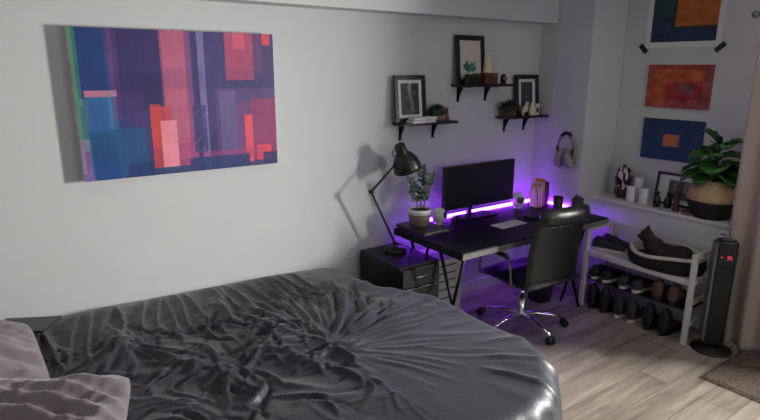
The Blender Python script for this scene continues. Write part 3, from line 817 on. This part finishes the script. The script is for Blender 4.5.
# seat
def cushion(fn, nu=24, nv=24): return MB().grid(fn, nu, nv)
def seat_s(sign):
    def f(u, v):
        a = u*2-1; b = v*2-1
        t = (max(0, 1-abs(a)**5)*max(0, 1-abs(b)**5))**.5
        x = a*.26*(1-.05*b); y = b*.27-.03
        z = .445 + sign*.045*t + (.012*math.cos(b*9)*.35*t if sign > 0 else 0) - (.03*max(0, b)**3)
        return Vector((x, y, z))
    return f
sm_ = MB().grid(seat_s(1), 26, 26); g_ = MB().grid(seat_s(-1), 26, 26); sm_.add(g_.v, [f[::-1] for f in g_.f], True)
sm_.build('seat', M_leather, ch)
def back_pt(u, v, off):
    # u across, v up : curved shell leaning backwards
    a = u*2-1
    z = .47+v*.515
    wdt = (.252-.008*v)*(1-.12*max(0, v-.85)/.15)
    y = -.295 - .075*v - .045*math.sin(v*PI)*-.6 + .035*a*a
    return Vector((a*wdt, y+off, z))
def back_s(sign):
    def f(u, v):
        a = u*2-1; b = v*2-1
        t = (max(0, 1-abs(a)**8)*max(0, 1-abs(b)**8))**.5
        rib = .006*math.cos(v*28) if sign > 0 else 0
        return back_pt(u, v, sign*(.026*t)+rib*t)
    return f
bk_ = MB().grid(back_s(1), 24, 40); g_ = MB().grid(back_s(-1), 24, 40); bk_.add(g_.v, [f[::-1] for f in g_.f], True)
bk_.build('backrest', M_leather, ch)
# headrest roll folded over the top
def roll(u, v):
    a = u*2-1; an = v*2*PI
    e = (max(0, 1-abs(a)**7))**.5
    c = back_pt(u, .93, -.006)
    return c + Vector((0, math.cos(an)*.048*e, math.sin(an)*.062*e))
MB().grid(roll, 28, 20).build('headrest', M_leather, ch)
MB().tube([back_pt(k/12, .80, -.029) for k in range(13)], .003, 6).build('seam', M_leather, ch)
for sg in (-1, 1):
    x = sg*.295
    pad = MB().tube([(x, -.13, .625), (x, -.10, .642), (x, .06, .645), (x, .15, .625), (x, .17, .61)], [.018, .024, .025, .022, .012], 12, flat=.6).build('armrest', M_leather, ch)
    MB().tube([(x*.86, -.16, .43), (x, -.17, .44), (x, -.15, .57), (x, -.12, .63)], .0085, 10).build('armrest_post', M_silver, ch)
    MB().tube([(x*.86, .15, .43), (x, .16, .44), (x, .15, .55), (x, .12, .63)], .0085, 10).build('armrest_post', M_silver, ch)

# ------------------------------------------------------------------ headphones
hp = thing('headphones', 'grey padded headphones hanging from a black hook on the column side', 'headphones', (XA, 2.95, 1.235))
MB().tube([(-.001, 0, .115), (-.03, 0, .115), (-.055, 0, .11), (-.06, 0, .13)], .006, 8).build('hook', M_tape, hp)
hp.scale = (1.1, 1.15, 1.22)
hb = [(-.05, .070*math.sin(a), .0+.115*math.cos(a)) for a in [math.radians(-118+236*k/20) for k in range(21)]]
MB().tube(hb, .011, 10, flat=.7).build('headband', M_greyfab, hp)
MB().tube(hb[7:14], .015, 10, flat=.8).build('headband_pad', M_tape, hp)
for sg in (-1, 1):
    K = T(-.05, sg*.036, -.060) @ R('X', sg*.25)
    c_ = MB().lathe([(.02, -.028), (.045, -.026), (.052, -.012), (.052, .012), (.042, .026), (.018, .028)], 24, K @ R('X', PI/2), sy=1.3).build('ear_cup', M_greyfab, hp)
    MB().tube([(-.05, sg*.07, .02), (-.055, sg*.062, -.03)], .010, 8).build('yoke', M_tape, hp)

# ------------------------------------------------------------------ shoe rack
rk = thing('shoe_rack', 'white wooden two tier bench rack full of shoes by the column', 'rack', (4.035, 2.17, 0))
rx, ry = -4.035, -2.17
RX0, RX1, RY0, RY1 = 3.87, 4.20, 1.72, 2.60
for y in (RY0, RY1-.035):
    for x in (RX0, RX1-.035):
        box('post', M_white, rk, x+rx, x+.035+rx, y+ry, y+.035+ry, 0, .67, .003)
    for z in (.635, .44, .29, .13):
        box('rung', M_white, rk, RX0+.0355+rx, RX1-.0355+rx, y+ry+.006, y+ry+.029, z, z+.035, .002)
box('front_rail', M_white, rk, RX0+rx+.008, RX0+.028+rx, RY0+.0355+ry, RY1-.0355+ry, .437, .475, .002)
for k in range(4):
    x = RX0+.034+k*.066
    box('top_slat', M_white, rk, x+rx, x+.058+rx, RY0+.0355+ry, RY1-.0355+ry, .459, .475, .002)
for k in range(4):
    x = RX0+.034+k*.066
    box('lower_slat', M_black, rk, x+rx, x+.058+rx, RY0+.0355+ry, RY1-.0355+ry, .236, .248, .002)

def make_shoe(name, label, loc, rz, up, sole, boot=0, group=None, lace=None, s=1.0, cat='shoe'):
    t = thing(name, label, cat, loc, rz, group)      # toe points +x local
    L = .275*s
    prof = [(0, .031, .0, .072+boot), (.06, .036, 0, .082+boot), (.15, .037, 0, .088+boot), (.26, .036, 0, .090+boot*.95), (.36, .035, 0, .086+boot*.4), (.46, .036, 0, .074), (.6, .042, 0, .062), (.75, .046, 0, .053), (.88, .042, 0, .045), (.96, .030, 0, .034), (1.0, .012, 0, .024)]
    n = 16; m = MB(); vs = []; fs = []
    for (f, w, z0, h) in prof:
        for k in range(n):
            a = 2*PI*k/n
            cxx = math.copysign(abs(math.cos(a))**.75, math.cos(a)); szz = math.copysign(abs(math.sin(a))**.8, math.sin(a))
            tw = w*(1-.28*max(0, szz)) if h > .07 else w*(1-.12*max(0, szz))
            vs.append(Vector((f*L, cxx*tw*s, .018 + (h-.004)*s*(szz+1)/2)))
    for i in range(len(prof)-1):
        for k in range(n):
            l = (k+1) % n; fs.append((i*n+k, (i+1)*n+k, (i+1)*n+l, i*n+l))
    fs.append(tuple(range(n))); fs.append(tuple(reversed([(len(prof)-1)*n+k for k in range(n)])))
    m.add(vs, fs, True); m.build('upper', up, t, subsurf=1)
    so = MB(); ring = []
    for k in range(28):
        a = 2*PI*k/28; x = L*(.5+.515*math.cos(a)); w = .043+.006*math.cos(a)
        if .3 < x/L < .55: w -= .005
        ring.append((x, w*math.sin(a)*s))
    for z in (0, .024): so.v += [(x, y, z) for x, y in ring]
    so.add([], []); so.f += [tuple(range(27, -1, -1)), tuple(range(28, 56))]+[(k, (k+1) % 28, 28+(k+1) % 28, 28+k) for k in range(28)]
    so.sm += [False]*30; so.c += [None]*30
    so.build('sole', sole, t, bevel=.003)
    if not boot:
        MB().lathe([(.024*s, 0), (.019*s, .004)], 16, T(L*.17, 0, .018+.086*s), sy=1.0).build('collar', M_tape, t)
    lc = MB()
    for k in range(4):
        x = L*(.40+.055*k); z = .018+s*(.080-.0065*k)
        lc.tube([(x, -.022*s, z-.006), (x+.004, 0, z+.004), (x, .022*s, z-.006)], .0025, 6)
    lc.build('laces', lace or M_tape, t)
    t.scale = (1, 1.15, 1)
    return t
zs = .249
sh_a = make_shoe('sneaker', 'black sneaker with white sole, furthest left on the middle tier of the rack', (3.885, 2.505, zs), 0, M_shoe, M_sole, 0, 'sneakers on the middle tier')
dup(sh_a, (3.885, 2.405, zs), 0, 'black sneaker with white sole, second from the left on the middle tier')
sh_b = make_shoe('sneaker', 'charcoal canvas sneaker with white sole, left one of its pair at mid rack', (3.885, 2.255, zs), 0, M_shoe_gr, M_sole, 0, 'sneakers on the middle tier')
dup(sh_b, (3.885, 2.150, zs), 0, 'charcoal canvas sneaker with white sole, right one of its pair at mid rack')
sh_c = make_shoe('boot', 'brown suede shoe on the middle tier next to the charcoal pair', (3.89, 1.985, zs), 0, M_shoe_br, M_shoe, .05, 'brown shoes on the middle tier')
dup(sh_c, (3.89, 1.865, zs), 0, 'brown suede shoe nearest the white end post on the middle tier')
zf = 0
yy = [2.50, 2.39, 2.27, 2.16, 2.02, 1.90]
names = ['black boot furthest left on the floor under the rack', 'black boot second from left on the floor under the rack',
         'charcoal trainer third from left on the floor under the rack', 'charcoal trainer fourth from left on the floor under the rack',
         'dark boot fifth from left on the floor under the rack', 'dark boot on the floor nearest the white end post']
bb = make_shoe('boot', names[0], (3.875, yy[0], 0), 0, M_shoe, M_rubber, .11, 'shoes on the floor under the rack', M_shoe_gr)
tt_ = make_shoe('trainer', names[2], (3.885, yy[2], 0), 0, M_shoe_gr, M_sole, .075, 'shoes on the floor under the rack', M_sole)
dup(bb, (3.875, yy[1], 0), 0, names[1]); dup(tt_, (3.885, yy[3], 0), 0, names[3]); dup(bb, (3.875, yy[4], 0), 0, names[4]); dup(bb, (3.875, yy[5], 0), 0, names[5])
sh_t = make_shoe('sneaker', 'black sneaker with pale sole on top of the rack beside the desk', (3.93, 2.545, .476), math.radians(-70), M_shoe, M_sole, 0, 'sneakers on top of the rack')
sh_t.location = (3.965, 2.585, .476); sh_t.scale = (.93, 1.08, 1)
sh_u = dup(sh_t, (4.095, 2.585, .476), math.radians(-78), 'black sneaker on top of the rack nearer the white panel')

# cat bed and cat
cbx, cby, cbz = 4.035, 2.02, .476
cb = thing('cat_bed', 'oval black pet bed with cream fleece lining on the shoe rack', 'pet bed', (cbx, cby, cbz))
def ringz(a): return .125+.015*math.cos(2*a) - .050*math.exp(-((((a-PI+.25)+PI) % (2*PI)-PI)/.8)**2)
def cbed(rx0, ry0, inner):
    def f(u, v):
        a = 2*PI*u
        top = ringz(a)
        prof = [(.80, 0), (.97, .012), (1.03, .45), (1.0, .85), (.94, 1.0)] if not inner else [(.94, 1.0), (.85, .9), (.76, .5), (.70, .26), (.45, .2), (.001, .2)]
        i = v*(len(prof)-1); k = min(len(prof)-2, int(i)); t_ = i-k
        r = prof[k][0]*(1-t_)+prof[k+1][0]*t_; z = (prof[k][1]*(1-t_)+prof[k+1][1]*t_)*top
        wob = 1+.02*math.sin(5*a+1)
        return Vector((rx0*r*math.cos(a)*wob, ry0*r*math.sin(a)*wob, z))
    return f
MB().grid(cbed(.172, .275, False), 64, 16).build('outer_wall', M_fabric_blk, cb, solid=.006)
MB().grid(cbed(.172, .275, True), 64, 20).build('fleece_lining', M_fleece, cb, solid=.005)
MB().tube([(.172*.94*math.cos(a)*(1+.02*math.sin(5*a+1)), .275*.94*math.sin(a)*(1+.02*math.sin(5*a+1)), ringz(a)) for a in [2*PI*k/48 for k in range(48)]], .015, 8, closed=True).build('rim_piping', M_fleece, cb)
cat = thing('cat', 'dark brown cat resting in the pet bed with its head raised', 'cat', (cbx-.01, cby+.01, cbz+.034))
cat.scale = (1.08, 1.08, 1.22)
m = MB()
m.ell((0, -.04, .055), (.098, .150, .058), 24, 14); m.ell((.0, -.12, .062), (.085, .078, .062), 20, 12)      # trunk and haunches
m.ell((.0, .065, .075), (.066, .07, .062), 20, 12); m.ell((-.005, .10, .100), (.045, .05, .055), 18, 12)      # chest and neck
m.ell((-.012, .125, .142), (.046, .045, .041), 20, 14)                                                        # head
m.ell((-.030, .158, .130), (.020, .024, .017), 14, 10)                                                        # muzzle
m.ell((-.022, .142, .125), (.034, .030, .024), 14, 10)                                                        # cheeks
for (ex, ey) in ((-.044, .118), (.018, .137)):
    m.tube([(ex, ey, .165), (ex+.0, ey-.002, .185), (ex-.001, ey-.004, .213)], [.020, .014, .002], 10, flat=.6)
m.tube([(-.035, .085, .03), (-.06, .13, .022), (-.058, .165, .018)], [.024, .018, .016], 10); m.ell((-.058, .17, .018), (.017, .022, .013))
m.tube([(.04, .085, .03), (.03, .14, .022), (.01, .17, .018)], [.024, .018, .016], 10); m.ell((.008, .175, .018), (.017, .022, .013))
m.tube([(.05, -.17, .03), (.0, -.195, .024), (-.06, -.17, .022), (-.092, -.10, .024), (-.095, -.03, .022), (-.085, .03, .02)], [.020, .017, .015, .014, .013, .008], 10)
m.ell((-.055, -.10, .045), (.045, .065, .045), 16, 10)
m.build('body', M_cat, cat, remesh=.0065)
for (ex, ey) in ((-.046, .150), (-.008, .166)): MB().ell((ex, ey, .150), .0055, 10, 8).build('eye', mat('cat_eye', rgb(120, 110, 50), .15), cat)
MB().ell((-.040, .180, .134), (.005, .004, .004), 8, 6).build('nose', M_tape, cat)

# ------------------------------------------------------------------ tower heater
tw = thing('tower_heater', 'black tower heater with silver sides and red display on the floor', 'heater', (3.975, 1.592, 0), math.radians(-52))
MB().lathe([(.130, 0), (.132, .006), (.126, .014), (.06, .026), (.05, .036)], 40, sy=1.0).build('base', M_plastic, tw)
tm = MB(); 
tm.box(-.062, .062, -.05, .05, .035, .80); tm.build('body', M_plastic, tw, bevel=.02)
for sg in (-1, 1): box('side_trim', M_silver, tw, sg*.066-.008, sg*.066+.008, -.045, .05, .07, .78, .005)
gr = MB()
for k in range(30): gr.box(-.05, .05, -.0525, -.049, .08+k*.0165, .088+k*.0165)
gr.build('grille', mat('grille_grey', rgb(38, 38, 40), .5, metal=.2), tw)
box('display', M_screen, tw, -.05, .05, -.0535, -.049, .63, .77, .002)
dg = MB()
def seg7(mb, x, z, segs, s=.011):
    S = {'a': (0, s, 2*s, 2*s+.002), 'd': (0, s, -.002, 0), 'g': (0, s, s-.001, s+.001)}
    for k in segs:
        if k in S: a, b, c, d = S[k]; mb.box(x+a, x+b, -.0548, -.0537, z+c, z+d)
        else:
            xx = x if k in 'fe' else x+s; zz = z+s if k in 'fb' else z
            mb.box(xx-.001, xx+.001, -.0548, -.0537, zz, zz+s)
seg7(dg, -.002, .675, 'abgcd'); seg7(dg, .016, .675, 'afgcd')
dg.build('red_digits', M_glass_red, tw)
MB().box(-.038, -.030, -.0548, -.0537, .684, .691).build('indicator', M_glass_red, tw)
box('top_cap', M_silver, tw, -.035, .035, -.03, .03, .80, .806, .002)

# ------------------------------------------------------------------ ledge items
t = thing('decorated_urn', 'dark glossy urn with pink and white pattern, leftmost on the ledge', 'urn', (4.385, 2.63, LZ+.001))
def urn_col(u, v):
    n = noise.noise(Vector((math.cos(u*2*PI)*2.4, math.sin(u*2*PI)*2.4, v*6)))
    if v < .25: return rgb(74, 44, 52)
    if n > .18: return rgb(196, 178, 182)
    if n > .05: return rgb(120, 52, 66)
    return rgb(38, 28, 48)
def urn(u, v):
    a = 2*PI*u
    pr = [(0, .045), (.04, .062), (.08, .066), (.10, .058), (.12, .062), (.17, .070), (.22, .062), (.25, .042), (.262, .001)]
    i = v*(len(pr)-1); k = min(len(pr)-2, int(i)); f = i-k
    r = pr[k][1]*(1-f)+pr[k+1][1]*f; z = pr[k][0]*(1-f)+pr[k+1][0]*f
    return Vector((r*math.cos(a), r*math.sin(a), z))
MB().grid(urn, 40, 40, True, urn_col).build('urn_body', col_mat('urn_glaze', .25), t)
MB().lathe([(.012, .258), (.016, .27), (.010, .28), (.001, .282)], 14).build('lid_knob', M_brown, t)
def candle(loc, r, h, label):
    t = thing('pillar_candle', label, 'candle', loc, 0, 'white candles on the ledge')
    MB().lathe([(r*.97, 0), (r, .004), (r, h-.004), (r*.93, h), (r*.5, h-.006), (.001, h-.007)], 24).build('wax', M_candle, t)
    MB().tube([(0, 0, h-.008), (.001, .001, h+.008)], .0014, 6).build('wick', M_tape, t)
candle((4.30, 2.50, LZ+.001), .034, .125, 'short white pillar candle, leftmost of the three on the ledge')
candle((4.405, 2.50, LZ+.001), .036, .19, 'tallest white pillar candle at the rear of the ledge trio')
candle((4.32, 2.395, LZ+.001), .038, .125, 'short white pillar candle, rightmost of the three on the ledge')
t = thing('bottle', 'small dark bottle on the ledge, left of the pair before the photo frame', 'bottle', (4.30, 2.275, LZ+.001), 0, 'dark bottles on the ledge')
M_dk = mat('dark_glass', rgb(34, 22, 34), .2)
MB().lathe([(.024, 0), (.028, .006), (.028, .06), (.022, .08), (.011, .09), (.011, .10)], 20).build('bottle_body', M_dk, t)
MB().lathe([(.013, .10), (.014, .104), (.014, .122), (.011, .125)], 16).build('cap', M_tape, t)
dup(t, (4.335, 2.205, LZ+.001), .4, 'small dark bottle on the ledge, right of the pair before the photo frame')
figurine('figurine', 'slim brown vase figure standing before the landscape frame', (4.285, 2.115, LZ+.001), mat('burnt_sienna', rgb(84, 44, 38), .5), [(.022, 0), (.026, .01), (.018, .05), (.024, .09), (.014, .125), (.018, .135)], None, 'vase')
t = thing('trinket_tray', 'low brown tray lying on the ledge beside the basket', 'tray', (4.29, 2.13, LZ+.001))
t.location = (4.30, 2.03, LZ+.001)
MB().lathe([(.045, 0), (.055, .006), (.058, .016), (.054, .016), (.048, .008), (.001, .006)], 28, cap=False, sy=.8).build('dish', M_terra, t)
def photo(u, v):
    k = noise.fractal(Vector((u*4, v*3, 8)), 1, 2, 3)
    if abs(u-.45) < .13 and v < .75: return rgb(92, 50, 44)
    return rgb(70+30*k, 80+40*k, 84+30*k)
frame('picture_frame', 'black framed landscape photo with wide white mount leaning on the ledge', (XP-.055, 2.175, LZ+.001), .40, .255, .018, M_mat, .20, .15, photo, .1, -PI/2, glass=True)
frame('picture_frame', 'white framed panel standing behind the basket plant, right end of the ledge', (XP-.03, 1.74, LZ+.001), .20, .33, .022, M_mat, .05, .05, lambda u, v: rgb(214, 212, 208), .06, -PI/2, fm=M_white, glass=False)

# basket with fiddle leaf fig
bs = thing('fiddle_leaf_fig', 'fiddle leaf fig in a two tone woven belly basket on the ledge', 'plant', (4.32, 1.875, LZ+.001))
bs.scale = (1.04, 1.04, 1.06)
def basket(z0, z1, prof):
    def f(u, v):
        a = 2*PI*u; z = z0+(z1-z0)*v
        i = v*(len(prof)-1); k = min(len(prof)-2, int(i)); t_ = i-k
        r = prof[k]*(1-t_)+prof[k+1]*t_
        r += .0022*math.sin(a*40+(int(v*14) % 2)*PI)
        return Vector((r*math.cos(a), r*math.sin(a), z))
    return f
MB().grid(basket(0, .125, [.105, .130, .150, .160]), 120, 14).build('lower_basket', M_basket_d, bs, solid=.004)
MB().lathe([(.001, .003), (.106, .002)], 28, cap=False).build('basket_bottom', M_basket_d, bs)
MB().grid(basket(.125, .265, [.160, .161, .150, .125, .10]), 120, 14).build('upper_basket', M_basket, bs, solid=.004)
MB().lathe([(.001, .24), (.11, .235)], 24, cap=False).build('soil', M_soil, bs)
MB().tube([(.02, .02, .22), (.01, .01, .34), (.0, .0, .48)], [.009, .008, .005], 8).build('stem', M_brown, bs)
def fleaf(base, az, el, l, w_, roll=0, droop=.35):
    base = Vector(base) + Vector((0, 0, .055))
    d = Vector((math.cos(az)*math.cos(el), math.sin(az)*math.cos(el), math.sin(el)))
    sid = d.cross(Vector((0, 0, 1)));
    if sid.length < .1: sid = Vector((1, 0, 0))
    sid.normalize(); nrm = sid.cross(d).normalized()
    if roll:
        Mr = Matrix.Rotation(roll, 3, d); sid = Mr @ sid; nrm = Mr @ nrm
    def f(u, v):
        wd = w_*(math.sin(PI*min(1, .06+.94*u))**.55)*(.62+.5*u-.05*math.cos(u*9))
        c = (v-.5)*2
        wav = .006*math.sin(u*17+c*2)*abs(c)
        return base + d*(.02+l*u) + sid*c*wd + nrm*(.030*c*c*1.0+wav + .004*math.cos(c*14)) + Vector((0, 0, -droop*l*u*u))
    m = MB().grid(f, 16, 12); o = m.build('leaf', M_leaf2, bs, solid=.0016)
    MB().tube([base, base+d*.025], .003, 6).build('petiole', M_stem, o)
q = random.Random(21)
# (az towards the camera is about -PI+.4)
specs = [((0, 0, .43), 2.0, .95, .17, .068, .2), ((0, .0, .42), -2.5, .55, .15, .062, 0), ((0, 0, .36), 2.55, .35, .18, .066, 0), ((0, 0, .36), -1.6, .35, .17, .066, 0),
         ((.01, 0, .30), -2.9, .15, .17, .072, .1), ((.01, 0, .31), 1.75, .15, .19, .068, 0), ((.01, 0, .30), -1.2, .25, .18, .062, 0), ((.01, 0, .26), -2.2, .05, .17, .075, -.2),
         ((.01, .01, .26), 2.3, .05, .18, .066, 0), ((.01, .0, .33), -3.1, .6, .14, .06, 0), ((0, 0, .40), -1.2, .75, .14, .056, 0), ((.01, 0, .28), -1.75, .0, .17, .064, 0),
         ((0, 0, .38), 1.5, .55, .13, .055, 0), ((.01, 0, .24), 2.9, -.05, .15, .062, 0)]
for (b, az, el, l, w_, ro) in specs: fleaf(b, az, el, l*1.12, w_*1.55, ro, .30+q.uniform(0, .3))

# ------------------------------------------------------------------ wall prints
def wall_print(label, yc, zc, w, h, colfn, tilt=0, border=.0, name='art_print', depth=.012, nx=72, ny=52):
    t = thing(name, label, 'picture', (XP, yc, zc), -PI/2)
    K = R('Y', tilt)
    box('panel', M_mat, t, -w/2, w/2, -depth, -.001, -h/2, h/2, .001, K)
    MB().grid(lambda u, v: K @ Vector(((u-.5)*(w-2*border), -depth-.0012, (v-.5)*(h-2*border))), nx, ny, False, colfn).build('printed_area', M_print, t)
    return t
def nz(u, v, s=0): return noise.fractal(Vector((u*6, v*6, s)), 1, 2, 4)
def pr1(u, v):
    n = nz(u, v, 1)*18; v0 = 1-v
    # local u runs from far (left in the photo) to near
    if u > .38 and v0 < .74: return rgb(*[max(0, min(255, c+n)) for c in ((176, 92, 34) if v0 > .1 else (120, 60, 40))])
    if u > .30 and v0 < .78: return rgb(34, 44, 40)
    return rgb(*[max(0, c+n*.6) for c in ((24, 58, 66) if v0 < .55 and u < .3 else (20, 44, 82))])
def pr2(u, v):
    n = nz(u, v, 2)*30; v0 = 1-v
    c = (182, 84, 40)
    if v0 < .12: c = (156, 58, 44)
    if u < .12 or v0 > .86: c = (170, 74, 52)
    if .30 < u < .86 and .38 < v0 < .80: c = (160, 38, 40)
    if .30 < u < .86 and v0 >= .78: c = (150, 60, 66)
    if .50 < u < .72 and .42 < v0 < .66: c = (112, 62, 72)
    if u > .86: c = (150, 70, 70)
    return rgb(*[max(0, min(255, k+n)) for k in c])
def pr3(u, v):
    n = nz(u, v, 3)*12; v0 = 1-v
    c = (18, 54, 92)
    if v0 < .2: c = (14, 48, 86)
    if .36 < u < .62 and .36 < v0 < .66: c = (190, 106, 56)
    if .58 < u < .62 and .36 < v0 < .66: c = (160, 96, 60)
    return rgb(*[max(0, min(255, k+n)) for k in c])
P1 = wall_print('highest wall print, orange square on dark blue with white border, taped up', 2.345, 2.31, .585, .50, pr1, 0, .042, depth=.004)
wall_print('middle small canvas in orange with a red square', 2.315, 1.765, .51, .33, pr2, 0, 0, 'small_canvas', .022)
wall_print('lowest small canvas, dark blue with a little orange rectangle', 2.315, 1.35, .49, .325, pr3, 0, 0, 'small_canvas', .022)
for (y, a, lab) in ((2.645, .8, 'black tape strip at the lower left corner of the highest print'), (2.055, -.72, 'black tape strip at the lower right corner of the highest print')):
    t = thing('tape_strip', lab, 'tape', (XP-.0066, y, 2.055), -PI/2)
    box('strip', M_tape, t, -.042, .042, -.001, .001, -.019, .019, 0, R('Y', a))

# ------------------------------------------------------------------ curtain, rod, rug
rod = thing('curtain_rod', 'brushed metal curtain rod with ball finial above the beige curtain', 'curtain rod', (4.17, 1.665, 2.24))
MB().tube([(0, .03, 0), (0, -2.0, 0)], .011, 12).build('rod', M_silver, rod)
f_ = MB().ell((0, .055, 0), .024, 18, 12).build('finial', M_silver, rod)
MB().tube([(0, -.20, 0), (.329, -.20, 0)], .007, 8).build('wall_bracket', M_silver, rod)
MB().tube([(0, -1.9, 0), (.329, -1.9, 0)], .007, 8).build('wall_bracket', M_silver, rod)
def curtain_fn(y0, y1, fl_):
    def f(u, v):
        z = .02+v*2.19
        yy_ = y0+(y1-y0)*u
        amp = .022+.035*(1-v)
        x = 4.172 - amp*.42*math.sin(u*2*PI*5.0+.6) - .02*(1-v) - .010*math.sin(u*31+v*3)
        flare_ = fl_*math.exp(-v*9)
        yy_ += flare_*(1-u) + .01*math.sin(v*5+u*9)
        yy_ -= .06*(1-v)
        x -= .03*math.exp(-v*10)
        return Vector((x, yy_, z))
    return f
c1 = MB().grid(curtain_fn(1.685, .98, -.02), 150, 60).build('curtain', M_curtain, solid=.002)
tag(c1, 'long beige curtain hanging to the floor at the right edge', 'curtain')

rg = thing('rug', 'shaggy brown rug on the floor in the right corner', 'rug', (3.98, .888, 0))
def rugf(u, v):
    x = (u-.5)*.92; y = (v-.5)*1.12
    e = min(u, 1-u, v, 1-v)
    z = .004+.014*min(1, e*40) + (noise.noise(Vector((x*60, y*60, 0)))*.006+noise.noise(Vector((x*150, y*150, 0)))*.004 if e > .005 else 0)
    return Vector((x, y, max(.002, z)))
MB().grid(rugf, 170, 200).build('pile', mat('rug_brown', rgb(90, 76, 64), .95, nscale=70, namt=.45), rg)
box('backing', M_concrete, rg, -.455, .455, -.555, .555, .0005, .003, 0)

# vent / socket on the end of the ledge
t = thing('power_strip', 'white power strip fixed on the ledge front behind the heater', 'power strip', (LX-.016, 1.715, .745))
box('body', M_whitepl, t, -.014, 0, -.035, .035, -.07, .05, .003)
for z in (-.045, -.015, .015): box('slot', M_tape, t, -.0152, -.0138, -.018, .018, z, z+.008, 0)

# ------------------------------------------------------------------ lights
def area(name, loc, rot, sx, sy, power, col):
    l = bpy.data.lights.new(name, 'AREA'); l.shape = 'RECTANGLE'; l.size = sx; l.size_y = sy; l.energy = power; l.color = col
    o = bpy.data.objects.new(name, l); C.objects.link(o); o.location = loc; o.rotation_euler = rot; return o
yc = (WY0+WY1)/2; zc_ = (WZ0+WZ1)/2
dl = area('window_daylight', (XP+.42, yc, zc_+.04), (0, 0, 0), .60, .80, 160, (1, .995, .96))
dl.rotation_euler = (Vector((1.7, 3.33, .6))-dl.location).to_track_quat('-Z', 'Y').to_euler(); dl.data.spread = math.radians(112)
dl2 = area('added_fill_front', (2.6, YF-.14, 1.6), (PI/2, 0, 0), 1.3, 1.15, 17, (.93, .97, 1))  # added fill from behind the camera, brightens column face and duvet folds
W = bpy.data.worlds.new('World'); SC.world = W; W.use_nodes = True
W.node_tree.nodes['Background'].inputs[0].default_value = (.62, .75, 1, 1)
W.node_tree.nodes['Background'].inputs[1].default_value = .6

# ------------------------------------------------------------------ camera
cam = bpy.data.cameras.new('Camera'); co = bpy.data.objects.new('Camera', cam); C.objects.link(co)
right = Vector((.81555, -.57867, .00421)); fwd = Vector((.56193, .79018, -.24465)); up = -Vector((-.13825, -.20189, -.96960))
M4 = Matrix((( right.x, up.x, -fwd.x, 0), (right.y, up.y, -fwd.y, 0), (right.z, up.z, -fwd.z, 1.9), (0, 0, 0, 1)))
co.matrix_world = M4
cam.sensor_width = 36; cam.lens = 565/760*36; cam.clip_start = .02
SC.camera = co
SC.view_settings.view_transform = 'Standard'; SC.view_settings.look = 'None'; SC.view_settings.gamma = 1
SC.view_settings.use_curve_mapping = False; SC.view_settings.exposure = 0
